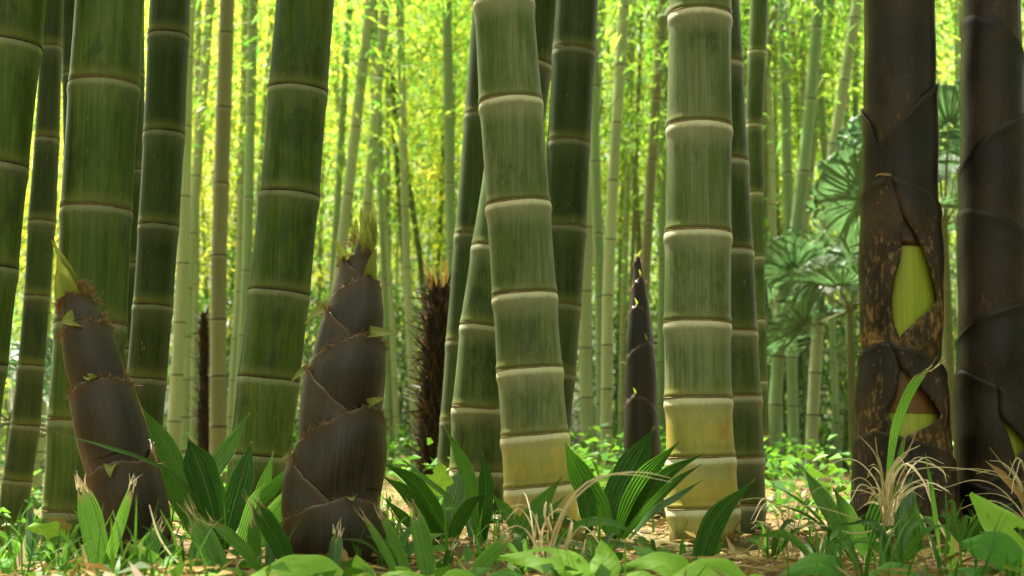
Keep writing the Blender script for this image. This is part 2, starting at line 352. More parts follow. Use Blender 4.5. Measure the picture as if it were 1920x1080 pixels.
def crown_mesh(name, n_tw, per, z0, z1, rmin, rmax, lmin, lmax, mat, sig=0.07):
    """leaf clusters at the ends of thin drooping twigs round a vertical stem"""
    z = z0 + (z1 - z0) * RNG.random(n_tw) ** 0.85
    a = RNG.random(n_tw) * 2 * np.pi
    r = rmin + (rmax - rmin) * np.sqrt(RNG.random(n_tw)) * (0.65 + 0.35 * np.sin(np.pi * (z - z0) / (z1 - z0)))
    C = np.stack([r * np.cos(a), r * np.sin(a), z], 1)
    C += RNG.normal(size=C.shape) * 0.05
    root = np.stack([np.zeros(n_tw), np.zeros(n_tw), z - 0.35 * r], 1)
    out = unit(C - root)
    P = np.repeat(C, per, 0) + RNG.normal(size=(n_tw * per, 3)) * sig * np.array([1, 1, 0.6]) - np.repeat(out, per, 0) * (RNG.random((n_tw * per, 1)) * 0.25)
    D = unit(np.repeat(out, per, 0) * 0.7 + RNG.normal(size=P.shape) * 0.6 + np.array([0, 0, -0.35]))
    L = lmin + (lmax - lmin) * RNG.random(len(P)); W = L * (0.13 + 0.07 * RNG.random(len(P)))
    V = leaf_quads(P, D, L, W)
    side = unit(np.cross(out, np.array([0, 0, 1.0]) + RNG.normal(size=out.shape) * 0.3)) * 0.004
    T = np.stack([root + side, root - side, C], 1).reshape(-1, 3)
    R = np.clip(np.repeat(RNG.random(n_tw) ** 1.5, per) * 0.85 + RNG.random(len(P)) * 0.3 - 0.05, 0, 1)
    return leaf_mesh(name, V, R, [mat, MAT['twig']], T)
CROWN = [crown_mesh('crown', 105, 26, 1.7, 7.5, 0.2, 1.9, 0.08, 0.14, MAT['bleaf' if k % 3 else 'bleaf2'], 0.17) for k in range(6)]
MIDC = [crown_mesh('crown', 70, 22, 2.9, 8.5, 0.2, 1.8, 0.08, 0.14, MAT['bleaf'], 0.16) for k in range(3)]
HIGH = [crown_mesh('crown', 240, 8, 4.6, 9.5, 0.2, 1.7, 0.11, 0.19, MAT['bleaf']) for k in range(3)]
LOWB = [crown_mesh('foliage', 170, 8, 0.15, 1.6, 0.05, 0.9, 0.09, 0.17, MAT[('bleaf', 'evergreen', 'cover', 'evergreen')[k]]) for k in range(4)]
def shared(name, me, parent, loc=(0, 0, 0), rz=0.0, s=1.0, kind=None):
    o = bpy.data.objects.new(name, me); COL.objects.link(o); o.parent = parent; o.location = loc; o.rotation_euler = (0, 0, rz)
    o.scale = (s, s, s) if not isinstance(s, tuple) else s
    if kind: o['kind'] = kind
    return o

# ------------------------------------------------------------------ near culms: every internode and node scar a part
def frame_of(w):
    w = unit(w); e1 = unit(np.array([1.0, 0, 0]) - w * w[0]); e2 = np.cross(w, e1); return w, e1, e2
SEG = 44
def lathe(c0, c1, prof, e1, e2, seg=SEG, wob=0.0, ph=0.0):
    """prof: list of (t along, radius)"""
    th = np.linspace(0, 2 * np.pi, seg, endpoint=False); V = []
    ring = np.cos(th)[:, None] * e1 + np.sin(th)[:, None] * e2
    wv = 1 + wob * (np.sin(2 * th + ph) + 0.5 * np.sin(3 * th + 2 * ph))
    for t, r in prof: V.append((c0 + (c1 - c0) * t) + ring * (r * wv)[:, None])
    return np.concatenate(V)
def build_culm(label, d, st, mat, ring='ring', yel=0, group=None, crown=True, flare=0.03, top_z=8.0):
    """st: (y, left x, right x) of the nodes in the photograph, any order"""
    st = sorted(st, key=lambda s: -s[0])
    pts = [np.array(PX((a + b) / 2, y, d)) for y, a, b in st]; rad = [(b - a) / 2 * PS(y, d) for y, a, b in st]
    L0 = np.linalg.norm(pts[1] - pts[0]); dr = (pts[0] - pts[1]) / L0; k = 0.84
    while True:                                     # further nodes down to the ground
        g = gz(pts[0][0], pts[0][1])
        if pts[0][2] < g - 0.005: break
        L0 = max(0.03, L0 * k); nxt = pts[0] + dr * L0
        if nxt[2] < g + 0.02: nxt = pts[0] + dr * ((pts[0][2] - g + 0.03) / max(0.2, -dr[2]))
        pts.insert(0, nxt); rad.insert(0, rad[0] * 1.015)
    n_low = len(pts) - len(st)
    # one or two nodes above the frame
    up = unit(pts[-1] - pts[-2]); L = np.linalg.norm(pts[-1] - pts[-2])
    for _ in range(2):
        L *= 1.06; pts.append(pts[-1] + up * L); rad.append(rad[-1] * 0.985)
    root = thing('bamboo_culm', label, 'bamboo', tuple(pts[0]), group)
    for i in range(len(pts) - 1):
        c0, c1, r0, r1 = pts[i], pts[i + 1], rad[i], rad[i + 1]
        w, e1, e2 = frame_of(c1 - c0); L = np.linalg.norm(c1 - c0)
        ts = np.unique(np.concatenate([np.linspace(0, 1, 9), [0.003 / L, 0.007 / L, 0.011 / L, 0.02 / L], 1 - np.array([0.003, 0.008, 0.014, 0.020, 0.028, 0.04]) / L])); ts = ts[(ts >= 0) & (ts <= 1)]
        prof = []; dt = []; db = []
        for t in ts:
            r = r0 + (r1 - r0) * t; a = (1 - t) * L; b = t * L
            r *= 1 - 0.018 * math.sin(math.pi * t) + flare * math.exp(-((a - 0.015) / 0.012) ** 2) + 0.75 * flare * math.exp(-((b - 0.007) / 0.004) ** 2)
            if a < 0.002: r *= 0.985
            prof.append((t, r)); dt += [a] * SEG; db += [b] * SEG
        V = lathe(c0, c1, prof, e1, e2, wob=0.006, ph=i * 2.1)
        yv = [1 - sstep(yel - 0.45, yel + 0.35, i - n_low + t) for t in ts for _ in range(SEG)] if yel else [0.0] * len(V)
        link_mesh('internode', V, grid_faces(len(prof), SEG, True), MAT[mat], root, attrs={'dt': dt, 'db': db, 'yel': yv, 'hg': V[:, 2] - gz(c0[0], c0[1])})
        if i > 0:
            R = r0; q = 0.0011
            pr = [(-2.2 * q, R * 1.0), (-1.0 * q, R * (1 + flare * 0.55)), (0, R * (1 + flare * 0.75)), (0.8 * q, R * (1 + flare * 0.6)), (1.6 * q, R * 0.99)]
            V = np.concatenate([c0 + w * t + (np.cos(th) * e1 + np.sin(th) * e2) * (r + 0.0006 * math.sin(5 * th + i)) for t, r in pr for th in np.linspace(0, 2 * np.pi, SEG, endpoint=False)]).reshape(-1, 3)
            link_mesh('node_ring', V, grid_faces(len(pr), SEG, True), MAT[ring], root)
    # the stem above the picture
    c0, c1 = pts[-1], pts[-1] + up * (top_z - pts[-1][2])
    w, e1, e2 = frame_of(up); n = 14; prof = []; dt = []
    for j in range(n):
        for f in (0.0, 0.03, 0.95, 0.99): prof.append(((j + f) / n, rad[-1] * (1 - 0.6 * j / n) * (1.03 if f in (0.0, 0.99) else 1.0))); dt += [(1 - f) * 0.3] * 20
    V = lathe(c0, c1, prof, e1, e2, seg=20)
    link_mesh('upper_stem', V, grid_faces(len(prof), 20, True), MAT[mat], root, attrs={'dt': dt, 'db': [0.1] * len(V), 'yel': [0] * len(V), 'hg': [3.0] * len(V)})
    if crown:
        cc = c1 - np.array(root.location)
        shared('crown', random.choice(HIGH), root, (cc[0], cc[1], 0), random.random() * 6, random.uniform(0.9, 1.1))
    return root

build_culm('broad dark green culm at the edge, left of a slender brown-tinged culm', 2.7,
           [(85, -44, 76), (310, -66, 51), (500, -84, 32), (680, -100, 12), (840, -116, -8)], 'green', 'ring_dark', crown=True)
build_culm('slender dark leaning culm between the two broad green culms beside the tilted brown shoot', 4.2,
           [(88, 76, 116), (260, 66, 111), (415, 53, 104), (555, 46, 93), (685, 34, 83), (797, 21, 75), (900, 5, 60), (992, -6, 46)], 'deep', 'ring_dark')
build_culm('thin dark culm mostly hidden behind the broad green culm with the tilted shoot', 4.6,
           [(138, 117, 150), (330, 120, 152), (500, 122, 154), (660, 123, 156), (800, 124, 157)], 'deep', 'ring_dark')
build_culm('very broad mossy green culm standing behind the tilted brown shoot', 2.75,
           [(160, 131, 261), (393, 116, 246), (607, 104, 236), (788, 92, 223), (958, 82, 214)], 'green', 'ring')
build_culm('dark culm squeezed behind the broad mossy culm and the blackish culm', 3.7,
           [(320, 213, 271), (495, 212, 272), (655, 210, 273), (795, 208, 274), (905, 206, 275)], 'deep', 'ring_dark')
build_culm('blackish green culm right behind the broad mossy culm', 3.4,
           [(67, 278, 354), (250, 270, 346), (423, 260, 335), (573, 250, 324), (710, 238, 312), (820, 228, 303)], 'deep', 'ring_dark')
build_culm('broad leaning green culm behind the upright brown shoot', 3.15,
           [(170, 503, 614), (365, 487, 599), (548, 466, 581), (710, 446, 562), (853, 430, 546), (950, 420, 538)], 'green', 'ring_dark')
build_culm('dark olive leaning culm beside the fibrous palm trunk', 4.2,
           [(0, 887, 962), (218, 870, 946), (442, 852, 927), (642, 836, 909), (790, 825, 899), (880, 817, 892)], 'deep', 'ring')
build_culm('grey-green leaning culm tucked behind the foremost pale-ringed culm', 3.6,
           [(120, 936, 1037), (300, 911, 1010), (467, 884, 984), (613, 862, 962), (766, 847, 948), (883, 843, 946)], 'grey', 'ring')
build_culm('very dark smooth culm leaning out behind the foremost pale-ringed culm', 3.45,
           [(97, 1036, 1117), (268, 1026, 1107), (427, 1018, 1100), (572, 1008, 1090), (700, 999, 1080), (815, 986, 1068)], 'deep', 'ring')
build_culm('foremost bent pale green culm with white-ringed nodes and yellow foot', 3.1,
           [(2, 888, 1001), (192, 898, 1017), (383, 911, 1032), (553, 923, 1044), (692, 931, 1055), (815, 939, 1066), (911, 945, 1079)], 'young', 'ring_pale', yel=1.05, flare=0.045)
build_culm('straight pale green culm with closely ringed yellow foot', 3.0,
           [(30, 1254, 1371), (238, 1250, 1372), (437, 1247, 1371), (605, 1245, 1370), (747, 1246, 1372), (857, 1249, 1378), (952, 1251, 1386)], 'young', 'ring_pale', yel=2.1, flare=0.045)
build_culm('dull green culm pressed close behind the straight yellow-footed culm', 3.35,
           [(122, 1296, 1393), (305, 1303, 1403), (472, 1308, 1412), (623, 1312, 1420), (744, 1316, 1428), (858, 1320, 1433), (945, 1322, 1435)], 'grey', 'ring_pale', flare=0.04)
build_culm('medium grey-green culm with dark node lines right of the straight yellow-footed pair', 7.0,
           [(97, 1402, 1437), (234, 1398, 1430), (362, 1402, 1431), (482, 1406, 1433), (600, 1410, 1436), (715, 1414, 1440), (815, 1418, 1443)], 'grey', 'ring_dark')

# ------------------------------------------------------------------ mid-distance culms from shared internodes
def unit_internode():
    seg = 16; pr = [(0, 1.03), (0.012, 1.0), (0.05, 0.985), (0.5, 0.975), (0.93, 0.985), (0.975, 1.03), (0.99, 1.045), (1.0, 0.99)]
    V = lathe(np.zeros(3), np.array([0, 0, 1.0]), pr, np.array([1.0, 0, 0]), np.array([0, 1.0, 0]), seg)
    me = {}
    for k in ('mid_pale', 'mid_green', 'mid_olive', 'mid_dark'):
        o = link_mesh('internode', V, grid_faces(len(pr), seg, True), MAT[k], attrs={'dt': np.repeat([1 - p[0] for p in pr], seg)})
        me[k] = o.data; bpy.data.objects.remove(o)
    pr = [(-0.5, 0.99), (-0.2, 1.06), (0.2, 1.06), (0.5, 0.98)]
    V = lathe(np.zeros(3), np.array([0, 0, 1.0]), pr, np.array([1.0, 0, 0]), np.array([0, 1.0, 0]), seg)
    o = link_mesh('node_ring', V, grid_faces(len(pr), seg, True), MAT['ring_dark']); me['ring'] = o.data; bpy.data.objects.remove(o)
    return me
UI = unit_internode()
def orient(o, c, w, sx, sz, root):
    w, e1, e2 = frame_of(w)
    m = Matrix(((e1[0], e2[0], w[0], 0), (e1[1], e2[1], w[1], 0), (e1[2], e2[2], w[2], 0), (0, 0, 0, 1)))
    o.matrix_local = Matrix.Translation(Vector(c) - root.location) @ m @ Matrix.Diagonal((sx, sx, sz, 1))
def mid_culm(label, d, path, wt, wb, sp, mat, group=None, crown=1.0, name='bamboo_culm'):
    crown = crown if random.random() < 0.7 else 0
    """path: (x, y) from top to bottom; wt, wb widths in pixels; sp node spacing in pixels near the middle"""
    path = sorted(path, key=lambda p: -p[1])
    wp = [np.array(PX(x, y, d)) for x, y in path]
    a, b = wp[0], wp[1]; dr = (a - b) / max(1e-6, abs((a - b)[2])); dr[0] *= 0.6
    while wp[0][2] > gz(wp[0][0], wp[0][1]) - 0.02: wp.insert(0, wp[0] + dr * 0.05)
    a, b = wp[-2], wp[-1]; dr = (b - a) / abs((b - a)[2])
    top = CAM_H + 0.345 * d + 0.3
    if wp[-1][2] < top: wp.append(wp[-1] + dr * (top - wp[-1][2]))
    zs = np.array([p[2] for p in wp]); W = np.array(wp)
    def at(z): return np.array([np.interp(z, zs, W[:, k]) for k in range(3)])
    s = PS(500, d); r_b, r_t = wb / 2 * s, wt / 2 * s
    root = thing(name, label, 'bamboo', tuple(wp[0]), group)
    z = zs[0]; L = sp * s * 0.55; Lm = sp * s
    z += 0.0
    while z < top:
        z1 = z + L
        c0, c1 = at(z), at(z1) if z1 <= zs[-1] else at(zs[-1]) + dr * (z1 - zs[-1])
        f = min(1, z / top); r = r_b + (r_t - r_b) * f
        o = shared('internode', UI[mat], root); orient(o, c0, c1 - c0, r, np.linalg.norm(c1 - c0), root)
        if z > zs[0]:
            o = shared('node_ring', UI['ring'], root); orient(o, c0, c1 - c0, r, min(0.018, r * 0.36), root)
        z = z1; L = min(Lm * 1.12, L * 1.14)
    c0 = at(min(z, zs[-1])) + dr * max(0, z - zs[-1])
    o = shared('upper_stem', STEM[mat], root); orient(o, c0, dr, r_t, 2.0, root)
    if crown: shared('crown', random.choice(MIDC), root, (0, 0, random.uniform(-0.6, 0.4)), random.random() * 6, crown * random.uniform(0.9, 1.1))
    return root
def stem_mesh(mat, n, seg=8, L=1.0, taper=0.5, name='stem'):
    prof = []; dt = []
    for j in range(n):
        for f in (0.0, 0.06, 0.9, 0.965): prof.append(((j + f) / n * L, (1 - taper * j / n) * (1.06 if f == 0.965 else 0.9 if f == 0.0 and j else 1.0))); dt += [1 - f] * seg
    V = lathe(np.zeros(3), np.array([0, 0, 1.0]), prof, np.array([1.0, 0, 0]), np.array([0, 1.0, 0]), seg)
    o = link_mesh(name, V, grid_faces(len(prof), seg, True), MAT[mat], attrs={'dt': dt}); me = o.data; bpy.data.objects.remove(o); return me
STEM = {k: stem_mesh(k, 8, 10, 1.0, 0.4, 'upper_stem') for k in ('mid_pale', 'mid_green', 'mid_olive', 'mid_dark')}

G1 = 'slender culms standing further back'
MID = [
 ('slender pale culm beside the blackish green culm', 10, [(356, 0), (341, 540), (326, 800)], 20, 25, 120, 'mid_pale'),
 ('slender straight pale culm crossing behind the olive culm near the blackish culm', 12, [(394, 0), (352, 540), (345, 800)], 18, 20, 98, 'mid_pale'),
 ('medium olive-brown culm with dark nodes between the blackish and the leaning green culm', 8.5, [(426, 0), (410, 500), (409, 830)], 28, 32, 130, 'mid_olive'),
 ('thin pale culm just left of the broad leaning green culm', 14, [(460, 0), (447, 540), (430, 820)], 12, 15, 95, 'mid_pale'),
 ('slender deep green culm just left of the broad leaning green culm', 11, [(475, 0), (462, 540), (444, 820)], 18, 20, 150, 'mid_green'),
 ('paler one of two slender leaning culms above the upright shoot, further from its tip', 11, [(695, 0), (640, 470), (604, 820)], 19, 22, 115, 'mid_pale'),
 ('slender leaning pale culm rising directly behind the upright shoot tip', 12, [(723, 0), (689, 380), (655, 800)], 17, 20, 110, 'mid_pale'),
 ('slender upright green culm rising behind the fibrous palm trunk', 11, [(838, 0), (846, 470), (852, 850)], 18, 20, 118, 'mid_green'),
 ('slender green culm along the edge of the very dark smooth culm', 10, [(1112, 0), (1116, 300), (1125, 540), (1129, 860)], 18, 21, 130, 'mid_green'),
 ('slender pale straw-green culm beside the black pointed shoot', 9.5, [(1171, 0), (1150, 330), (1140, 540), (1136, 880)], 20, 23, 100, 'mid_pale'),
 ('slender olive culm rising behind the black pointed shoot', 11, [(1244, 0), (1222, 300), (1212, 480), (1190, 850)], 18, 20, 105, 'mid_olive'),
 ('thin green culm along the edge of the straight yellow-footed culm', 13, [(1249, 0), (1241, 500), (1238, 860)], 12, 15, 110, 'mid_green'),
 ('broad hazy pale culm low between the dark smooth culm and black shoot', 12, [(1104, 400), (1096, 560), (1102, 880)], 24, 27, 130, 'mid_pale'),
 ('slender near-vertical green culm crossed by a leaning culm', 11, [(1467, 0), (1475, 250), (1479, 450), (1490, 900)], 18, 21, 125, 'mid_green'),
 ('slender strongly leaning green culm crossing a vertical one', 9, [(1535, 0), (1515, 250), (1492, 440), (1466, 560), (1446, 880)], 22, 25, 125, 'mid_green'),
 ('thin pale culm following close behind the strongly leaning culm', 13, [(1560, 0), (1528, 250), (1500, 540), (1476, 850)], 11, 14, 100, 'mid_pale'),
 ('slender curved pale green culm left of the fan palms', 9.5, [(1598, 60), (1572, 220), (1552, 350), (1538, 520), (1521, 840)], 21, 24, 110, 'mid_pale'),
 ('thin dark green culm between the two sheathed brown culms', 12, [(1796, 0), (1800, 540), (1806, 860)], 13, 15, 130, 'mid_green'),
 ('short pale culm low between the two sheathed brown culms', 9, [(1802, 480), (1802, 600), (1799, 890)], 14, 17, 140, 'mid_pale'),
 ('thin blue-green sapling leaning at the edge of the split brown culm', 6, [(1752, 450), (1762, 600), (1782, 900)], 8, 9, 110, 'mid_green'),
 ('hazy pale culm between the dark leaning culm and the broad mossy culm', 8, [(92, 400), (80, 650), (62, 1000)], 22, 26, 150, 'mid_pale'),
 ('thin green culm next to the dark leaning olive culm and palm trunk', 12, [(752, 100), (764, 550), (781, 850)], 14, 16, 110, 'mid_pale'),
 ('thin pale culm between the upright shoot and the fibrous palm trunk', 13, [(722, 420), (734, 600), (745, 850)], 12, 14, 100, 'mid_pale'),
 ('thin dark green culm on the sunny side of the very dark smooth culm', 14, [(1400, 0), (1390, 400), (1383, 850)], 12, 14, 120, 'mid_green'),
 ('thin dark leaning culm far behind the gap right of the upright shoot', 15, [(737, 215), (760, 520), (776, 850)], 10, 12, 90, 'mid_dark'),
 ('thin dark culm leaning more steeply behind the gap right of the upright shoot', 15, [(745, 200), (790, 500), (822, 850)], 10, 12, 90, 'mid_dark'),
 ('thin fresh green culm just right of the upright shoot', 13, [(716, 380), (724, 600), (729, 860)], 13, 15, 100, 'mid_green'),
 ('thin fresh green culm right behind the broad leaning green culm', 13, [(640, 260), (625, 500), (612, 860)], 12, 14, 100, 'mid_green'),
 ('thin pale culm near the tip of the black pointed shoot', 14, [(1176, 360), (1168, 600), (1164, 870)], 11, 13, 95, 'mid_pale'),
 ('thin pale culm rising left of the curved pale green culm', 13, [(1502, 0), (1508, 300), (1511, 860)], 12, 14, 105, 'mid_pale'),
 ('thin fresh green culm close to the split brown culm', 14, [(1606, 0), (1602, 400), (1596, 870)], 11, 13, 105, 'mid_green'),
 ('slender pale culm leaning right behind the slender near-vertical green culm', 12, [(1440, 160), (1452, 500), (1463, 880)], 13, 16, 110, 'mid_pale'),
 ('thin fresh green culm crossing the curved pale green culm', 12, [(1530, 0), (1552, 400), (1570, 870)], 12, 14, 110, 'mid_green'),
 ('thin pale culm showing beside the blackish culm foot', 13, [(372, 0), (368, 400), (362, 860)], 12, 14, 100, 'mid_pale'),
 ('leaning thin olive culm beside the medium grey-green culm', 12, [(1456, 0), (1437, 110), (1424, 400), (1412, 860)], 13, 15, 120, 'mid_olive'),
]
for row in MID:
    mid_culm(*row, group=G1)

# ------------------------------------------------------------------ distant culms (stems and crowns share a few meshes)
FAR = {k: [stem_mesh(k, n, 8, 1.0, 0.5) for n in (20, 24, 28)] for k in ('mid_pale', 'mid_green', 'mid_olive', 'mid_dark')}
random.seed(21)
for i in range(170):
    d = 12.5 + 19 * (i / 170) ** 0.9 + random.uniform(-0.6, 0.6)
    px = random.uniform(-160, 2080)
    if d < 15 and 640 < px < 840: d += 5
    b = PX(px, 850, d); b.z = gz(b.x, b.y) - 0.03
    k = random.choice(['mid_pale', 'mid_green', 'mid_green', 'mid_pale', 'mid_dark', 'mid_olive'])
    root = thing('bamboo_culm', {'mid_pale': 'distant pale straw-green culm far back in the grove', 'mid_green': 'distant fresh green culm far back in the grove', 'mid_olive': 'distant olive-brown culm far back in the grove', 'mid_dark': 'distant dark shaded culm far back in the grove'}[k], 'bamboo', b, {'mid_pale': 'distant pale culms', 'mid_green': 'distant green culms', 'mid_olive': 'distant olive culms', 'mid_dark': 'distant dark culms'}[k])
    r = random.uniform(0.016, 0.046); h = random.uniform(8.5, 11.5)
    o = shared('stem', random.choice(FAR[k]), root, s=(r, r, h)); o.rotation_euler = (random.gauss(0, 0.03), random.gauss(0, 0.05), random.random() * 6)
    shared('crown', CROWN[random.choice((0, 3))] if px < 560 and random.random() < 0.75 else random.choice(CROWN), root, (0, 0, random.uniform(-0.6, 1.2)), random.random() * 6, random.uniform(0.95, 1.3))  # crowns at left mostly take the leaf colour with painted sunlight

def clumps(n_c, per, y0, y1, z0, z1, sig, lo, hi, name, mat, label):
    y = y0 + (y1 - y0) * RNG.random(n_c); x = (RNG.random(n_c) * 2 - 1) * 0.50 * y; z = z0 + (z1 - z0) * RNG.random(n_c)
    C = np.repeat(np.stack([x, y, z], 1), per, 0); sg = np.repeat(sig * (0.5 + RNG.random(n_c)), per)[:, None]
    P = C + RNG.normal(size=C.shape) * sg * np.array([1, 1, 0.55]); P[:, 2] = np.maximum(P[:, 2], 0.05); n = len(P)
    D = unit(RNG.normal(size=(n, 3)) + np.array([0, 0, -0.4])); L = lo + (hi - lo) * RNG.random(n); W = L * (0.18 + 0.1 * RNG.random(n))
    R = np.clip(np.repeat(RNG.random(n_c) ** 1.6, per) * 0.9 + 0.25 * RNG.random(n) - 0.05, 0, 1)
    me = leaf_mesh(name, leaf_quads(P, D, L, W), R, [MAT[mat]])
    o = bpy.data.objects.new(name, me); COL.objects.link(o)
    tag(o, label, 'foliage', kind='stuff')
clumps(1500, 120, 19, 34, 1.0, 11.5, 0.42, 0.07, 0.13, 'far_foliage', 'bleaf', 'blurred wall of sunlit bamboo foliage closing the grove')
clumps(420, 110, 17, 31, 0.2, 4.2, 0.42, 0.08, 0.15, 'far_understorey', 'evergreen', 'dark green shaded understorey leaves far back in the grove')

def unseen_blocker_foliage():  # leaf ring added out of view to cut fill light and place highlights
    n = 42000; az = np.radians(34 + 146 * RNG.random(n)) * np.where(RNG.random(n) < 0.5, -1, 1); rr = 4.5 + 4 * RNG.random(n)
    top = np.where(np.abs(az) > math.radians(150), 0.5, 7.5)          # gap behind the camera, shaped to let light onto the fronts
    P = np.stack([rr * np.sin(az), rr * np.cos(az), top * RNG.random(n)], 1); D = unit(RNG.normal(size=(n, 3)) + np.array([0, 0, -0.4])); L = 0.22 + 0.16 * RNG.random(n); W = L * 0.2
    me = leaf_mesh('unseen_blocker_foliage', leaf_quads(P, D, L, W), RNG.random(n), [MAT['evergreen']])
    o = bpy.data.objects.new('unseen_blocker_foliage', me); COL.objects.link(o); tag(o, 'unseen ring of dark foliage added round the camera to block side light', 'foliage', kind='stuff')
unseen_blocker_foliage()

def undergrowth():
    """low leafy plants on the grove floor, far too many to count"""
    Ps, Ls = [], []
    n = 27000
    y = 3.9 + 22 * RNG.random(n) ** 1.3; x = (RNG.random(n) * 2 - 1) * 0.46 * y
    cl = np.sin(x * 2.3 + y) * np.sin(y * 1.3 - x * 0.8) + RNG.normal(size=n) * 0.5
    k = cl > 0.05; x, y = x[k], y[k]
    g = np.array([gz(a, b) for a, b in zip(x, y)])
    z = g + (0.05 + 0.017 * y) * RNG.random(len(x)) * 1.6
    P = np.stack([x, y, z], 1); D = unit(RNG.normal(size=P.shape) * np.array([1, 1, 0.5]) + np.array([0, 0, 0.25]))
    L = (0.025 + 0.045 * RNG.random(len(P))) * (0.8 + y * 0.05); W = L * (0.3 + 0.25 * RNG.random(len(P)))
    me = leaf_mesh('undergrowth', leaf_quads(P, D, L, W), RNG.random(len(P)), [MAT['cover']])
    o = bpy.data.objects.new('undergrowth', me); COL.objects.link(o); tag(o, 'low bright green leafy ground cover between the culms', 'undergrowth', kind='stuff')
    # litter
    n = 9000; y = 1.5 + 6.0 * RNG.random(n) ** 1.5; x = (RNG.random(n) * 2 - 1) * 0.45 * y
    g = np.array([gz(a, b) for a, b in zip(x, y)])
    P = np.stack([x, y, g + 0.003 + 0.016 * RNG.random(n)], 1); D = unit(RNG.normal(size=(n, 3)) * np.array([1, 1, 0.22]))
    L = 0.02 + 0.045 * RNG.random(n); W = L * (0.10 + 0.14 * RNG.random(n))
    me = leaf_mesh('leaf_litter', leaf_quads(P, D, L, W, 0.05), RNG.random(n), [MAT['litter']])
    o = bpy.data.objects.new('leaf_litter', me); COL.objects.link(o); tag(o, 'dry tan fallen leaves littering the soil', 'leaf litter', kind='stuff')
undergrowth()

random.seed(33)
for (px, d, s, lab) in [(1500, 13, 1.0, 'leafy young bamboo bush right of the medium grey-green culm'), (1600, 15, 1.1, 'leafy young bamboo bush near the curved pale culm'), (700, 15, 1.2, 'leafy young bamboo bush behind the upright shoot'),
                        (780, 18, 1.3, 'leafy young bamboo bush behind the fibrous palm trunk'), (1130, 15, 1.0, 'leafy young bamboo bush behind the pale straw-green culm'), (380, 15, 1.2, 'leafy young bamboo bush behind the olive-brown culm'),
                        (1400, 17, 1.4, 'leafy young bamboo bush behind the straight yellow-footed culm'), (100, 12, 1.0, 'leafy young bamboo bush behind the broad mossy culm'), (1740, 14, 1.2, 'leafy young bamboo bush behind the split brown culm'),
                        (600, 20, 1.6, 'large leafy bamboo bush far behind the leaning green culm'), (900, 22, 1.7, 'large leafy bamboo bush far behind the foremost culm'), (1240, 21, 1.6, 'large leafy bamboo bush far behind the black pointed shoot'), (1850, 16, 1.4, 'leafy bamboo bush behind the edge brown culm')]:
    b = PX(px, 850, d); b.z = gz(b.x, b.y)
    root = thing('bamboo_bush', lab, 'bush', b, 'young bamboo bushes in the grove')
    shared('foliage', random.choice(LOWB), root, (0, 0, 0), random.random() * 6, s)
    for q in range(4):
        o = shared('stem', FAR['mid_green'][q % 3], root, (random.uniform(-.2, .2), random.uniform(-.2, .2), -0.02), 0, (0.007, 0.007, 1.6 * s)); o.rotation_euler = (random.gauss(0, .15), random.gauss(0, .15), 0)

# ------------------------------------------------------------------ blades and leaves
def blade(name, pts, wid, root, mat, face=(0.15, -1, 0.5), prof='strap', nu=7, nv=20, pleat=0.0, fold=0.12, chew=0.0, hole=None, roll=0.0, parent=None, thick=0.0):
    rng = random.Random(sum(map(ord, name)) + int(abs(pts[0][0]) * 1e5) % 9973)
    C = catmull(pts, 60); V = []; U = []; Vv = []; Dry = []
    f = unit(face)
    ends = [1.0] * nu
    if chew:
        ends = [1 - chew * rng.random() ** 1.3 for _ in range(nu)]
    tt = np.linspace(0, 1, 61)
    for j in range(nv + 1):
        for i in range(nu):
            v = j / nv * ends[i]; u = -1 + 2 * i / (nu - 1)
            p = np.array([np.interp(v, tt, C[:, k]) for k in range(3)])
            e = 0.02; q0 = np.array([np.interp(max(0, v - e), tt, C[:, k]) for k in range(3)]); q1 = np.array([np.interp(min(1, v + e), tt, C[:, k]) for k in range(3)])
            T = unit(q1 - q0); S = unit(np.cross(T, f)); Nn = np.cross(S, T)
            if roll: a = roll * (v + 0.2); S, Nn = S * math.cos(a) + Nn * math.sin(a), Nn * math.cos(a) - S * math.sin(a)
            if prof == 'strap': wv = (0.35 + 0.65 * sstep(0, 0.4, v)) * (1 - (0.93 if not chew else 0.55) * sstep(0.62, 1.0, v) ** (1.0 if not chew else 1.3))
            elif prof == 'grass': wv = (0.6 + 0.4 * sstep(0, 0.3, v)) * (1 - 0.95 * v ** 2)
            elif prof == 'ovate': wv = (math.sin(math.pi * min(1, (v * 0.93 + 0.07)) ** 0.62)) ** 0.8 + 0.01
            elif prof == 'lobed': wv = (math.sin(math.pi * min(1, (v * 0.95 + 0.05)) ** 0.7)) ** 0.7 * (1 + 0.25 * math.sin(v * 16)) + 0.01
            else: wv = 1 - 0.97 * v ** 1.3           # thorn-like
            off = fold * abs(u) * wid / 2 * wv + pleat * wid * ((-1) ** i) * 0.5 * min(1, 3 * (1.02 - v))
            if prof in ('ovate', 'lobed'): off += 0.02 * wid * math.sin(v * 19 + 3 * u) * abs(u) - 0.10 * wid * u * u
            V.append(p + S * (u * wid / 2 * wv) + Nn * off); U.append(u); Vv.append(v)
            Dry.append(sstep(0.88, 0.99, j / nv) if chew else sstep(0.94, 1.0, v) * 0.7)
    F = grid_faces(nv + 1, nu)
    if hole:
        F2 = []
        for q in F:
            uu = sum(U[k] for k in q) / 4; vv = sum(Vv[k] for k in q) / 4
            if all(((uu - a) / ra) ** 2 + ((vv - b) / rb) ** 2 > 1 for a, b, ra, rb in hole): F2.append(q)
        F = F2
    return link_mesh(name, V, F, MAT[mat], root, parent=parent, smooth=not (pleat > 0.03 and nu > 9), attrs={'u': U, 'v': Vv, 'dry': Dry})
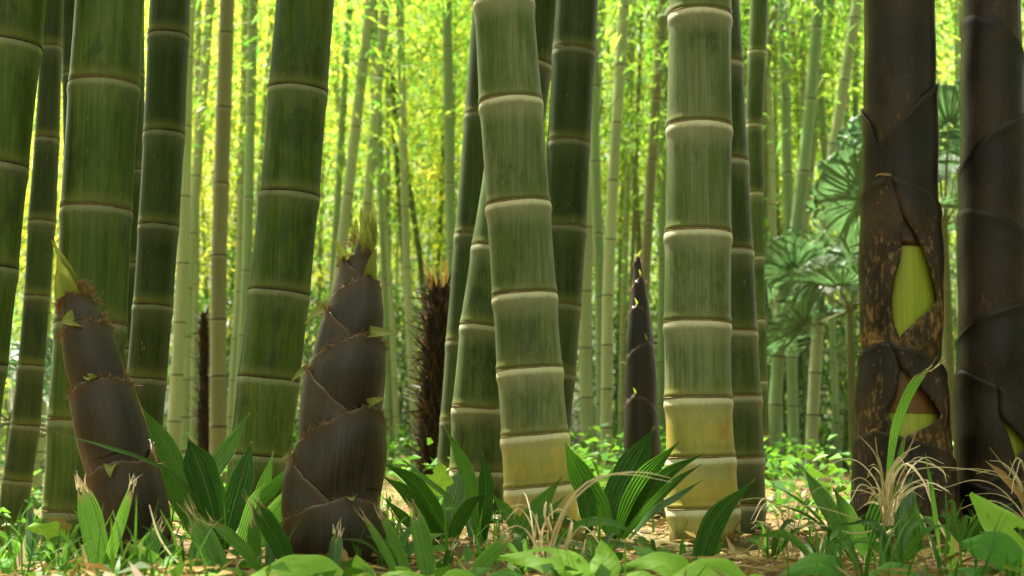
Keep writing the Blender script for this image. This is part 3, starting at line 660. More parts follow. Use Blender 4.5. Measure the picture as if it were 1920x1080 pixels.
def leaflet(root, pts, d0, d1, wpx, mat='palm_dark', name='leaflet', **kw):
    n = len(pts) - 1; kw.setdefault('pleat', 0.06)
    if name == 'leaflet' and wpx > 15: kw['nu'] = 15 if wpx > 26 else 11
    P = [PX(x, y, d0 + (d1 - d0) * i / n) for i, (x, y) in enumerate(pts)]
    o = blade(name, P, wpx * (0.88 if name == 'leaflet' else 1.0) * PS(900, (d0 + d1) / 2), root, mat, **kw)
    if kw.get('chew'):                               # loose dry fibres at the bitten end
        (xa, ya), (xb, yb) = pts[-2], pts[-1]; L = math.hypot(xb - xa, yb - ya); tx, ty = (xb - xa) / L, (yb - ya) / L
        V = []; F = []; R = []
        for k in range(int(3 + wpx * 0.10)):
            q = random.uniform(-0.28, 0.28) * wpx; e = random.uniform(4, 26); st = -random.uniform(6, 22); c = random.gauss(0, 5); u = random.gauss(0, 0.25); b0 = len(V); w = random.uniform(0.6, 1.3); rr = random.uniform(0.3, 1)
            for j in range(5):
                f = j / 4; a = st + (e - st) * f; X = xb + tx * a - ty * (q + c * f * f + u * e * f); Y = yb + ty * a + tx * (q + c * f * f + u * e * f); wj = w * (1 - 0.8 * f)
                V += [PX(X - wj, Y, d1 - 0.004 - 0.01 * f), PX(X + wj, Y, d1 - 0.004 - 0.01 * f)]; R += [rr, rr]
            F += [tuple(b0 + z for z in f4) for f4 in grid_faces(5, 2)]
        link_mesh('frayed_tip', V, F, MAT['straw'], root, parent=o, attrs={'r': R})
    return o
def straw(root, pts, d0, d1, wpx=3.0, mat='straw', name='straw_blade'):
    n = len(pts) - 1
    P = catmull([PX(x, y, d0 + (d1 - d0) * i / n) for i, (x, y) in enumerate(pts)], 14); r = 1.25 * wpx * PS(900, d0) / 2; V = []
    for j, p in enumerate(P):
        T = unit(P[min(14, j + 1)] - P[max(0, j - 1)]); S = unit(np.cross(T, (0.1, -1, 0.3))); Nn = np.cross(S, T); k = r * (1 - 0.75 * (j / 14) ** 2)
        V += [p + S * k, p + Nn * k * 0.6, p - S * k]
    rr = random.random()
    o = link_mesh(name, V, grid_faces(15, 3), MAT[mat], root, attrs={'r': np.clip(rr + np.repeat(np.linspace(-0.15, 0.2, 15), 3), 0, 1), 'u': np.tile([-1, 0, 1], 15), 'v': np.repeat(np.linspace(0, 1, 15), 3), 'dry': np.repeat(np.linspace(0, 0.6, 15) ** 2, 3)})
    return o
def plant(name, label, cat, x, d, group=None):
    b = PX(x, 900, d); b.z = gz(b.x, b.y)
    return thing(name, label, cat, b, group)

GP = 'palm seedlings among the shoots'
# between the two brown shoots
p = plant('palm_seedling', 'glossy palm seedling with broad strap leaves right beside the tilted brown shoot', 'palm seedling', 410, 2.5, GP)
for a in [([(400, 1040), (352, 925), (305, 830), (258, 755)], 2.5, 2.55, 46, 'palm'), ([(400, 1045), (352, 970), (305, 890), (268, 828)], 2.5, 2.4, 34, 'palm'),
          ([(415, 1060), (397, 950), (372, 870), (352, 822)], 2.45, 2.5, 70, 'palm_dark'), ([(395, 960), (392, 900), (425, 845), (468, 774)], 2.6, 2.75, 40, 'palm'),
          ([(415, 1050), (432, 970), (455, 890), (471, 828)], 2.5, 2.6, 52, 'palm_dark'), ([(400, 1000), (352, 915), (290, 870), (200, 838), (105, 812)], 2.4, 2.0, 11, 'palm_dark'),
          ([(430, 1070), (452, 1010), (475, 940), (500, 905)], 2.52, 2.47, 24, 'palm')]:
    leaflet(p, *a)
p = plant('palm_seedling', 'small palm seedling tucked against the left side of the upright brown shoot', 'palm seedling', 480, 2.6, GP)
for a in [([(462, 1040), (480, 950), (498, 900), (513, 846)], 2.7, 2.7, 26, 'palm'), ([(466, 1040), (478, 955), (512, 915), (551, 866)], 2.6, 2.6, 28, 'palm_dark'),
          ([(470, 1040), (492, 975), (520, 940), (548, 905)], 2.55, 2.5, 14, 'palm'), ([(475, 1050), (500, 1000), (525, 960), (538, 935)], 2.45, 2.4, 30, 'palm_dark')]:
    leaflet(p, *a, face=(0.3, -1, 0.3))
# chewed ones in front, left
p = plant('palm_seedling', 'small nibbled palm seedling in front of the tilted brown shoot', 'palm seedling', 205, 2.0, GP)
for a in [([(192, 1100), (184, 1040), (170, 970), (153, 903)], 2.0, 2.02, 50, 'palm_chew'), ([(198, 1100), (206, 1050), (228, 975), (251, 902)], 2.0, 1.98, 25, 'palm_chew'),
          ([(240, 1100), (258, 1062), (282, 1022), (299, 986)], 1.95, 2.0, 46, 'palm'), ([(335, 1100), (310, 1070), (285, 1045), (258, 1022)], 1.95, 1.9, 22, 'palm_chew'),
          ([(300, 1095), (270, 1070), (243, 1058), (218, 1044)], 1.95, 1.9, 18, 'palm_dark'), ([(165, 1100), (145, 1040), (125, 1010), (102, 992)], 1.95, 1.95, 7, 'palm_chew'), ([(165, 1100), (140, 1065), (120, 1050), (103, 1042)], 1.95, 1.9, 6, 'palm')]:
    leaflet(p, *a, chew=0.16 if a[3] > 15 else 0.0, nu=9)
p = plant('palm_seedling', 'nibbled palm seedling with frayed straw-coloured tips between the two brown shoots', 'palm seedling', 440, 2.0, GP)
for a in [([(418, 1110), (405, 1060), (382, 1010), (353, 953)], 1.95, 2.0, 52, 'palm_chew'), ([(505, 1095), (465, 1040), (430, 1005), (393, 975)], 1.95, 1.95, 28, 'palm_chew'),
          ([(480, 1100), (479, 1050), (476, 1005), (474, 968)], 2.05, 2.05, 28, 'palm'), ([(550, 1090), (528, 1030), (500, 980), (471, 935)], 2.0, 1.98, 44, 'palm_dark'),
          ([(622, 1100), (625, 1060), (630, 1025), (633, 994)], 1.9, 1.95, 28, 'palm_dark'), ([(500, 1100), (506, 1060), (507, 1020), (506, 1000)], 2.05, 2.1, 22, 'palm_dark')]:
    leaflet(p, *a, chew=0.2, nu=9)
for q in [([(380, 1085), (330, 1050), (298, 1005), (280, 947)], 1.9, 1.85), ([(440, 1085), (445, 1060), (455, 1050), (468, 1052)], 1.95, 1.95)]: straw(p, *q, 3)
# middle
p = plant('palm_seedling', 'dark arching palm seedling between the upright shoot and the foremost culm', 'palm seedling', 845, 2.65, GP)
for a in [([(850, 1030), (815, 960), (775, 905), (718, 868)], 2.65, 2.5, 40, 'palm_dark'), ([(845, 1035), (800, 975), (760, 925), (716, 892)], 2.6, 2.45, 36, 'palm_dark'), ([(835, 1035), (790, 1000), (755, 970), (716, 930)], 2.6, 2.5, 26, 'palm_dark'),
          ([(860, 1020), (848, 945), (800, 900), (738, 848)], 2.75, 2.7, 12, 'palm'), ([(895, 1020), (888, 940), (868, 870), (832, 797)], 2.65, 2.6, 32, 'palm'), ([(905, 1030), (910, 960), (910, 900), (905, 846)], 2.6, 2.6, 31, 'palm_dark'),
          ([(840, 1040), (855, 990), (880, 950), (911, 923)], 2.5, 2.4, 32, 'palm_dark'), ([(850, 1030), (848, 960), (857, 910), (868, 875)], 2.8, 2.85, 46, 'palm_blue'), ([(985, 1030), (965, 985), (945, 955), (922, 926)], 2.6, 2.6, 30, 'palm'),
          ([(885, 1030), (878, 960), (884, 905), (888, 872)], 2.75, 2.8, 22, 'palm_blue')]:
    leaflet(p, *a)
p = plant('palm_seedling', 'bitten palm seedling with ragged pale tips at the foot of the upright shoot', 'palm seedling', 775, 2.0, GP)
for a in [([(750, 1100), (735, 1060), (708, 1010), (680, 964)], 1.95, 1.95, 18, 'palm_chew'), ([(770, 1100), (758, 1060), (735, 1005), (709, 954)], 1.98, 1.98, 22, 'palm_chew'), ([(803, 1110), (800, 1060), (788, 1000), (775, 948)], 1.95, 2.0, 40, 'palm_chew'),
          ([(880, 1100), (898, 1065), (925, 1035), (956, 1004)], 1.95, 1.95, 32, 'palm_chew'), ([(820, 1100), (835, 1070), (842, 1040), (845, 1020)], 2.1, 2.1, 20, 'palm_dark')]:
    leaflet(p, *a, chew=0.2, nu=9)
# centre right
p = plant('palm_seedling', 'dark broad-leaved palm seedling between the two pale ringed culms', 'palm seedling', 1150, 2.7, GP)
for a in [([(1148, 1010), (1120, 950), (1085, 890), (1057, 824)], 2.65, 2.6, 58, 'palm_dark'), ([(1145, 1010), (1158, 940), (1190, 870), (1228, 799)], 2.75, 2.8, 70, 'palm_dark'), ([(1155, 1010), (1180, 950), (1215, 890), (1274, 827)], 2.65, 2.55, 46, 'palm_dark'),
          ([(1165, 1010), (1205, 940), (1250, 890), (1322, 849)], 2.65, 2.5, 32, 'palm_dark'), ([(1170, 1010), (1220, 950), (1265, 905), (1316, 870)], 2.6, 2.45, 20, 'palm_dark'), ([(1180, 1010), (1225, 960), (1270, 932), (1318, 899)], 2.55, 2.4, 18, 'palm_blue'),
          ([(1104, 1000), (1102, 960), (1096, 925), (1094, 898)], 2.5, 2.5, 42, 'palm_dark'), ([(1100, 990), (1060, 975), (1030, 970), (985, 990)], 2.55, 2.5, 20, 'palm_dark')]:
    leaflet(p, *a)
p = plant('palm_seedling', 'light green palm seedling leaf pair leaning across the yellow foot of the foremost culm', 'palm seedling', 975, 2.5, GP)
for a in [([(960, 1040), (985, 985), (1015, 945), (1054, 894)], 2.5, 2.55, 38, 'palm'), ([(985, 1040), (1010, 985), (1035, 955), (1066, 924)], 2.5, 2.5, 13, 'palm'), ([(1030, 1030), (1075, 990), (1135, 978), (1205, 1008)], 2.4, 2.3, 22, 'palm')]:
    leaflet(p, *a)
p = plant('palm_seedling', 'single dark curved palm leaf standing before the straight yellow-footed culm', 'palm seedling', 1315, 2.3, GP)
leaflet(p, [(1312, 1085), (1318, 1040), (1345, 970), (1416, 898)], 2.3, 2.3, 50, 'palm_dark', fold=0.2)
leaflet(p, [(1332, 1085), (1340, 1050), (1350, 1025), (1360, 1008)], 2.3, 2.25, 9, 'palm')
leaflet(p, [(1280, 1070), (1281, 1045), (1279, 1025), (1278, 1011)], 2.3, 2.3, 14, 'palm')
# right
p = plant('palm_seedling', 'spreading palm seedling in front of the split brown sheathed culm', 'palm seedling', 1630, 2.45, GP)
for a in [([(1600, 1060), (1570, 985), (1535, 925), (1507, 879)], 2.5, 2.55, 42, 'palm'), ([(1640, 1085), (1610, 1010), (1585, 960), (1562, 914)], 2.4, 2.4, 40, 'palm'), ([(1615, 1080), (1590, 1030), (1565, 980), (1544, 928)], 2.45, 2.5, 26, 'palm'),
          ([(1630, 1070), (1642, 1000), (1662, 945), (1690, 903)], 2.5, 2.5, 62, 'palm_dark'), ([(1704, 1100), (1708, 1040), (1712, 985), (1716, 926)], 2.3, 2.3, 44, 'palm'), ([(1726, 1100), (1725, 1060), (1724, 1010), (1722, 985)], 2.3, 2.3, 9, 'palm_dark'),
          ([(1655, 1020), (1672, 840), (1692, 765), (1720, 712), (1756, 682)], 2.35, 2.25, 21, 'palm_chew'), ([(1690, 1050), (1698, 960), (1702, 920), (1712, 890)], 2.5, 2.55, 30, 'palm_blue'), ([(1668, 1000), (1672, 900), (1686, 860), (1700, 800)], 2.35, 2.3, 12, 'palm_chew'),
          ([(1600, 1070), (1545, 985), (1500, 940), (1448, 908)], 2.4, 2.3, 9, 'palm'), ([(1620, 1075), (1560, 1005), (1510, 965), (1440, 940)], 2.4, 2.3, 8, 'palm_dark')]:
    leaflet(p, *a, chew=0.25 if a[4] == 'palm_chew' else 0.0)
for q in [([(1765, 1060), (1755, 980), (1745, 910), (1735, 850)], 2.3, 2.25, 12)]: leaflet(p, q[0], q[1], q[2], q[3], 'palm_chew')

def strap_seedling(label, x, d, n, h, seed, mats=('palm', 'palm_dark', 'palm')):
    p = plant('palm_seedling', label, 'palm seedling', x, d, GP); rn = random.Random(seed); y0 = 850 + CAM_H * FPX / d + 6
    for k in range(n):
        a = -1 + 2 * (k + rn.random()) / n; L = h * rn.uniform(0.6, 1.1); x0 = x + rn.uniform(-8, 8); up = math.sqrt(max(0.1, 1 - (a * 0.75) ** 2))
        leaflet(p, [(x0, y0), (x0 + a * L * 0.25, y0 - L * 0.5 * up), (x0 + a * L * 0.6, y0 - L * 0.85 * up), (x0 + a * L * rn.uniform(0.95, 1.25), y0 - L * up * rn.uniform(0.75, 1.05))], d, d + rn.uniform(-.18, .12), rn.uniform(9, 20), rn.choice(mats), fold=0.3)
for row in [('low strap-leaved seedling at the foot of the slender dark leaning culm', 50, 2.3, 7, 110, 1), ('low strap-leaved seedling right against the foot of the tilted shoot', 345, 2.15, 6, 100, 2), ('narrow strap-leaved seedling hard against the right foot of the upright shoot', 735, 2.2, 7, 110, 3),
            ('low narrow-leaved seedling before the foremost bent culm', 985, 2.15, 7, 85, 4), ('low narrow-leaved seedling under the drooping leaf between the pale culms', 1120, 2.15, 7, 90, 5), ('tiny seedling on the litter before the straight yellow-footed culm', 1225, 2.35, 5, 60, 6),
            ('narrow seedling on the litter just right of the dark curved leaf', 1445, 2.4, 7, 95, 7), ('narrow arching seedling left of the spreading seedling by the split culm', 1540, 2.2, 8, 110, 8), ('dense narrow seedling among the bleached straw tuft', 1680, 2.2, 8, 120, 9), ('narrow seedling between the feet of the two sheathed brown culms', 1800, 2.5, 8, 120, 10), ('small narrow seedling left of the nibbled seedling by the tilted shoot', 110, 2.05, 6, 80, 12)]:
    strap_seedling(*row)
GS = 'tufts of dry straw grass'
def tuft(label, x0, y0, d, specs, n_rand, spread, seed):
    b = PX(x0, y0, d); b.z = gz(b.x, b.y)
    p = thing('dry_grass_tuft', label, 'dry grass', b, GS); rn = random.Random(seed)
    for s in specs: straw(p, s[0], d, d - 0.12, s[1] if len(s) > 1 else 3.2)
    for k in range(n_rand):
        a = rn.uniform(-1, 1); L = rn.uniform(40, 130); x = x0 + rn.uniform(-14, 14)
        straw(p, [(x, y0), (x + a * spread * 0.3, y0 - L * 0.7), (x + a * spread * 0.75, y0 - L), (x + a * spread * rn.uniform(1, 1.4), y0 - L * rn.uniform(0.55, 1.05))], d + rn.uniform(-.1, .1), d + rn.uniform(-.3, .15), rn.uniform(1.8, 3.4))
tuft('bleached tuft of curling dry straw in front of the split brown culm', 1662, 985, 2.35,
     [([(1660, 985), (1655, 900), (1640, 850), (1612, 818)], 4), ([(1662, 985), (1652, 880), (1645, 850), (1641, 818)], 5), ([(1662, 985), (1662, 900), (1690, 855), (1725, 835)], 4), ([(1664, 985), (1680, 890), (1715, 865), (1765, 880), (1775, 905)], 3),
      ([(1664, 985), (1675, 900), (1700, 870), (1730, 900), (1745, 940)], 5), ([(1670, 985), (1700, 890), (1800, 878), (1925, 905)], 2.2), ([(1740, 900), (1752, 960), (1775, 1010), (1805, 1065)], 4), ([(1664, 985), (1670, 890), (1700, 850), (1722, 800)], 4),
      ([(1690, 985), (1650, 1010), (1625, 1040), (1618, 1085)], 6), ([(1660, 985), (1600, 970), (1530, 950), (1450, 948)], 2.4), ([(1660, 990), (1600, 1000), (1540, 985), (1470, 992)], 2.6), ([(1700, 990), (1720, 960), (1740, 1000), (1752, 1050)], 4)], 26, 110, 3)
tuft('dry straw tuft at the foot of the edge brown culm', 1935, 985, 2.4,
     [([(1935, 985), (1880, 920), (1830, 900), (1770, 915)], 2.5), ([(1935, 985), (1890, 900), (1840, 880), (1780, 882)], 2.2), ([(1935, 985), (1905, 900), (1880, 870), (1855, 838)], 2.5), ([(1935, 985), (1920, 920), (1900, 880), (1893, 862)], 3), ([(1935, 985), (1880, 945), (1840, 940), (1800, 955)], 2.5)], 16, 90, 5)
p = thing('dry_leaf', 'withered orange-brown bamboo leaf among straw before the edge brown culm', 'dry leaf', PX(1935, 950, 2.35))
leaflet(p, [(1935, 955), (1905, 920), (1880, 893), (1848, 864)], 2.35, 2.25, 26, 'drybrown', pleat=0.02)
tuft('straw tuft bending over the broad leaves by the foremost culm foot', 1015, 1050, 2.1,
     [([(1018, 1085), (1045, 980), (1100, 905), (1190, 885), (1257, 896)], 4), ([(1016, 1085), (1050, 970), (1120, 900), (1180, 890), (1260, 904)], 3), ([(1020, 1085), (1060, 960), (1120, 900), (1178, 884)], 4), ([(1040, 1085), (1060, 1030), (1072, 980), (1062, 972)], 7),
      ([(1060, 1085), (1090, 1040), (1098, 1010)], 5), ([(1048, 1085), (1070, 1010), (1100, 990), (1150, 1060)], 3), ([(1025, 985), (1020, 960), (1024, 940), (1022, 968)], 3), ([(1120, 1085), (1170, 1060), (1260, 1045), (1300, 1035)], 3), ([(1130, 1085), (1200, 1050), (1300, 1045), (1390, 1060), (1500, 1075)], 2.5)], 8, 60, 8)
tuft('sparse dry stalks among fallen leaves right of the straight yellow-footed culm', 1480, 1040, 2.5,
     [([(1480, 1060), (1465, 960), (1430, 935), (1385, 938)], 2.3), ([(1390, 1040), (1440, 1000), (1480, 990), (1560, 985)], 2.2), ([(1490, 1055), (1500, 1000), (1450, 965), (1440, 962)], 2), ([(1530, 1055), (1545, 1000), (1555, 970)], 3)], 10, 80, 11)

# ------------------------------------------------------------------ bright broad leaves near the lens
GB = 'bright broad-leaved seedlings'
def broadplant(label, x, d, leaves, grp=GB):
    p = plant('broadleaf_seedling', label, 'seedling', x, d, grp)
    for L in leaves:
        pts, dd, wpx, mat = L[:4]; kw = L[4] if len(L) > 4 else {}
        n = len(pts) - 1; d0, d1 = dd
        P = [PX(a, b, d0 + (d1 - d0) * i / n) for i, (a, b) in enumerate(pts)]
        kw = dict(kw); prof = kw.pop('prof', 'ovate')
        lf = blade('leaf', P, wpx * PS(1000, d0), p, mat, prof=prof, nu=17, nv=26, fold=kw.pop('fold', 0.18), **kw)
        # petiole down to the soil
        b = np.array(P[0]); g = np.array(p.location); g = np.array([g[0] * 0.5 + b[0] * 0.5, g[1] * 0.5 + b[1] * 0.5, 0]); g[2] = gz(g[0], g[1]) - 0.01
        C = catmull([g, (g + b) / 2 + np.array([0.003, 0.004, 0.004]), b], 8); V = []
        for c in C: V += [c + np.array([math.cos(t), math.sin(t), 0]) * 0.0013 for t in (0, 1.57, 3.14, 4.71)]
        link_mesh('petiole', V, grid_faces(9, 4, True), MAT['palm'], p, attrs={'u': [0] * 36, 'v': [0.5] * 36, 'dry': [0] * 36})
    return p
UPF = (0.05, -0.62, 0.9)
broadplant('seedling with one wide bright leaf below the upright brown shoot', 560, 1.85, [([(640, 1092), (580, 1068), (520, 1066), (440, 1096)], (1.85, 1.85), 92, 'broad', dict(face=UPF)), ([(690, 1110), (684, 1085), (674, 1062), (668, 1040)], (1.85, 1.85), 46, 'broad', {}),
                                                                 ([(700, 1100), (735, 1082), (780, 1080), (830, 1092)], (1.85, 1.85), 34, 'broad', dict(face=UPF)), ([(470, 1100), (440, 1080), (420, 1075), (395, 1080)], (1.9, 1.9), 44, 'broad2', dict(face=UPF))])
broadplant('seedling with a torn bright leaf below the foremost culm', 1010, 1.9, [([(1100, 1085), (1050, 1055), (995, 1042), (930, 1042)], (1.9, 1.95), 86, 'broad', dict(face=UPF, hole=[(0.25, 0.55, 0.22, 0.09)])), ([(1130, 1088), (1133, 1062), (1132, 1040), (1126, 1010)], (1.9, 1.95), 62, 'broad', dict(face=(-0.2, -1, 0.5))),
                                                                 ([(1000, 1100), (960, 1085), (930, 1080), (890, 1090)], (1.85, 1.85), 40, 'broad2', dict(face=UPF)), ([(1105, 1100), (1085, 1085), (1060, 1080), (1020, 1095)], (1.85, 1.85), 40, 'broad', dict(face=UPF))])
broadplant('seedling with two overlapping bright leaves below the straight yellow-footed culm', 1270, 1.85, [([(1290, 1085), (1255, 1058), (1215, 1050), (1165, 1060)], (1.92, 1.95), 72, 'broad', dict(face=UPF)), ([(1400, 1098), (1350, 1072), (1300, 1072), (1240, 1094)], (1.85, 1.85), 84, 'broad', dict(face=UPF)),
                                                                 ([(1230, 1060), (1215, 1040), (1200, 1030), (1185, 1022)], (2.05, 2.1), 30, 'broad2', {}), ([(1170, 1100), (1190, 1085), (1215, 1080), (1240, 1090)], (1.85, 1.85), 40, 'broad', dict(face=UPF))])
broadplant('seedling with two low round mid-green leaves between the straight culm and the straw tuft', 1560, 1.85, [([(1590, 1095), (1550, 1062), (1515, 1058), (1455, 1082)], (1.85, 1.85), 76, 'broad2', dict(face=UPF)), ([(1735, 1098), (1690, 1072), (1660, 1070), (1605, 1090)], (1.85, 1.85), 54, 'broad2', dict(face=UPF)),
                                                                 ([(1440, 1095), (1425, 1085), (1410, 1082), (1390, 1088)], (1.85, 1.85), 26, 'broad', dict(face=UPF))])
broadplant('bright seedling with a holed pointed leaf at the foot of the edge brown culm', 1880, 1.9, [([(1945, 1062), (1910, 1020), (1870, 972), (1822, 922)], (1.9, 1.95), 110, 'broad', dict(face=(0.25, -1, 0.45), hole=[(0.42, 0.42, 0.22, 0.075)])), ([(1915, 1052), (1870, 1030), (1838, 1024), (1800, 1016)], (1.85, 1.85), 78, 'broad2', dict(face=(-0.1, -0.9, 0.6))),
                                                                 ([(1790, 1095), (1785, 1060), (1786, 1020), (1783, 1000)], (1.9, 1.9), 14, 'broad', {}), ([(1900, 1110), (1850, 1082), (1800, 1076), (1760, 1090)], (1.85, 1.85), 50, 'broad2', dict(face=UPF)), ([(1945, 1100), (1930, 1080), (1905, 1075), (1880, 1090)], (1.85, 1.85), 50, 'broad', dict(face=UPF))])
broadplant('small lobed seedling leaf cluster beside the fibrous palm trunk foot', 815, 2.75, [([(812, 925), (822, 905), (826, 888), (822, 868)], (2.75, 2.75), 46, 'broad', dict(prof='lobed')), ([(806, 955), (802, 942), (800, 930), (796, 918)], (2.75, 2.7), 32, 'broad', dict(prof='lobed')), ([(812, 962), (825, 958), (838, 955), (855, 955)], (2.7, 2.65), 16, 'broad2', dict(prof='ovate'))])
broadplant('pale seedling with lobed and browning leaves between the mossy culm and tilted shoot', 120, 2.35, [([(130, 1015), (110, 1005), (85, 992), (52, 988)], (2.35, 2.3), 40, 'broad', dict(prof='lobed')), ([(130, 995), (118, 985), (103, 976), (85, 972)], (2.35, 2.35), 22, 'broadbrown', dict(prof='lobed')), ([(132, 1005), (137, 998), (142, 990), (150, 982)], (2.35, 2.3), 22, 'broad', {}),
                                                                 ([(40, 1095), (20, 1065), (5, 1055), (-15, 1050)], (2.0, 2.0), 40, 'broad2', dict(face=UPF)), ([(100, 1100), (80, 1085), (60, 1080), (30, 1090)], (2.0, 2.0), 40, 'broad2', dict(face=UPF))])
def grass():
    V = []; F = []; R = []; n = 0
    while n < 1100:
        y = 1.8 + 4.5 * random.random() ** 1.6; px = random.uniform(-60, 1980); x = (px - 960) / FPX * y
        if 1130 < px < 1470 and y < 3.4 and random.random() < 0.85: continue
        if math.sin(x * 7 + y * 3) + math.sin(y * 9 - x * 4) + random.gauss(0, .6) < 0: continue
        n += 1; a = random.random() * 6.28; L = random.uniform(0.03, 0.11) * (0.9 + 0.12 * y); d = np.array([math.cos(a), math.sin(a), 0]); sd = np.array([-d[1], d[0], 0]) * random.uniform(0.001, 0.0036); b = np.array([x, y, gz(x, y) - 0.004]); lean = random.uniform(0.15, 0.9); i0 = len(V); rr = random.random()
        for j in range(4):
            t = j / 3; c = b + d * (L * lean * t ** 1.8) + np.array([0, 0, L * (t - 0.35 * lean * t * t)]); k = 1 - 0.9 * t * t
            V += [c + sd * k, c - sd * k]; R += [rr, rr]
        F += [tuple(i0 + z for z in q) for q in grid_faces(4, 2)]
    o = link_mesh('grass', V, F, MAT['cover'], attrs={'r': R}); tag(o, 'short green grass blades between the culm feet', 'grass', kind='stuff')
grass()
broadplant('small bright seedling with low leaves before the tilted shoot', 260, 1.85, [([(330, 1100), (300, 1085), (270, 1078), (225, 1082)], (1.85, 1.85), 36, 'broad', dict(face=UPF)), ([(200, 1100), (175, 1085), (150, 1080), (115, 1086)], (1.85, 1.85), 34, 'broad2', dict(face=UPF)), ([(420, 1100), (395, 1085), (370, 1080), (345, 1088)], (1.85, 1.85), 34, 'broad', dict(face=UPF))])
broadplant('small bright seedling with low leaves between the upright shoot and foremost culm', 840, 1.85, [([(900, 1100), (870, 1082), (845, 1076), (800, 1080)], (1.88, 1.88), 40, 'broad', dict(face=UPF)), ([(860, 1100), (880, 1080), (900, 1070), (925, 1066)], (1.9, 1.9), 34, 'broad2', dict(face=UPF)), ([(770, 1100), (760, 1080), (752, 1070), (740, 1062)], (1.9, 1.9), 32, 'broad', {})])
def near_cover():
    n = 1300; y = 1.72 + 3.2 * RNG.random(n) ** 1.4; x = (RNG.random(n) * 2 - 1) * 0.42 * y
    k = (np.sin(x * 5 + 2) * np.sin(y * 4) + RNG.normal(size=n) * 0.5 > 0) & ((x < 0.2) | (x > 0.55)); x, y = x[k], y[k]; n = len(x)
    g = np.array([gz(a, b) for a, b in zip(x, y)]); P = np.stack([x, y, g + 0.004 + 0.03 * RNG.random(n)], 1)
    D = unit(RNG.normal(size=P.shape) * np.array([1, 1, 0.6]) + np.array([0, -0.2, 0.5])); L = 0.02 + 0.035 * RNG.random(n); W = L * (0.2 + 0.4 * RNG.random(n))
    me = leaf_mesh('ground_cover', leaf_quads(P, D, L, W), RNG.random(n), [MAT['cover']])
    o = bpy.data.objects.new('ground_cover', me); COL.objects.link(o); tag(o, 'tiny green weeds scattered over the near soil', 'weeds', kind='stuff')
near_cover()

# ------------------------------------------------------------------ shoots and sheathed culms
class Axis:
    def __init__(s, st, d):
        st = sorted(st); s.y = np.array([q[0] for q in st], float); s.x = np.array([(q[1] + q[2]) / 2 for q in st]); s.w = np.array([(q[2] - q[1]) / 2 for q in st]); s.d = d
        a, b = np.array(PX(s.x[0], s.y[0], d)), np.array(PX(s.x[-1], s.y[-1], d)); s.dir, s.e1, s.e2 = frame_of(a - b)
    def cx(s, y):
        if y > s.y[-1]: return s.x[-1] + (s.x[-1] - s.x[-2]) / (s.y[-1] - s.y[-2]) * (y - s.y[-1])
        return np.interp(y, s.y, s.x)
    def rp(s, y): return np.interp(y, s.y, s.w)
    def pos(s, y, th, off=0.0):
        c = np.array(PX(s.cx(y), y, s.d)); r = s.rp(y) * PS(y, s.d) + off; t = math.radians(th)
        return c + r * (math.sin(t) * s.e1 - math.cos(t) * s.e2)
    def th(s, x, y): return math.degrees(math.asin(max(-1, min(1, (x - s.cx(y)) / s.rp(y)))))

def bristles(ax, topf, root, n, th0=-110, th1=110, lo=0.005, hi=0.015, parent=None, off=0.002, over=()):
    V = []; R = []; F = []
    for k in range(int(n * 1.8)):
        th = random.uniform(th0, th1)
        if any(q(th) < topf(th) + 3 for q in over): continue
        p = ax.pos(topf(th) + random.uniform(-1, 4), th, off); o = ax.pos(topf(th), th, off + 0.05) - p
        d = unit(unit(o) * random.uniform(0.1, 1.1) + np.array([0, 0, 1]) * random.uniform(-0.2, 1.1) + np.array([random.gauss(0, .5), random.gauss(0, .5), 0])); L = random.uniform(lo, hi)
        s = unit(np.cross(d, np.array([random.gauss(0, 1), random.gauss(0, 1), random.gauss(0, 1)]))) * 0.0005
        bend = np.array([random.gauss(0, .3), random.gauss(0, .3), random.gauss(-0.2, .4)]) * L
        a = len(V); V += [p + s, p - s, p + d * L * 0.6 + s * 0.8, p + d * L * 0.6 - s * 0.8, p + d * L + bend]; F += [(a, a + 1, a + 3, a + 2), (a + 2, a + 3, a + 4)]; R += [random.random()] * 5
    o = link_mesh('bristle_fringe', V, F, MAT['bristle'], root, parent=parent, attrs={'r': R}); o['kind'] = 'stuff'; return o

def sheath(ax, root, tip_y, tip_th, drop, length, mat='shoot', nth=56, nt=16, lay=None, pw=1.25, lip=0.0032):
    """a wrapping sheath: top edge highest at tip_th, falling away by `drop` px per 90 degrees"""
    def topf(th):
        dd = abs((th - tip_th + 180) % 360 - 180) / 90.0
        return tip_y + drop * dd ** pw + 1.6 * math.sin(math.radians(th) * 11 + tip_y) + 1.0 * math.sin(math.radians(th) * 29)
    V = []; U = []; T = []
    for j in range(nt + 1):
        t = (j / nt) ** 1.35
        for i in range(nth + 1):
            th = tip_th - 180 + 360 * i / nth
            yt = topf(th); yb = tip_y + length
            y = yt + (yb - yt) * t
            k, tips = lay
            vis = np.interp(y, tips[::-1], np.arange(len(tips))[::-1])       # which sheath shows at this height
            off = (lip if abs(tip_th) < 150 else 0.001) * math.exp(-((y - yt) / 12.0) ** 2) - 0.0046 * (k - vis) + 0.0062 * math.sin(math.pi * min(1, (y - yt) / 150.0) ** 0.8) + 0.0007 * math.sin(5 * math.radians(th) + y * 0.03)
            V.append(ax.pos(y, th, off)); U.append((i / nth) * 2 - 1); T.append((y - yt) / 110.0)
    o = link_mesh('sheath', V, grid_faces(nt + 1, nth + 1), MAT[mat], root, attrs={'u': U, 'v': T})
    md = o.modifiers.new('thick', 'SOLIDIFY'); md.thickness = 0.0014; md.offset = -1
    return o, topf
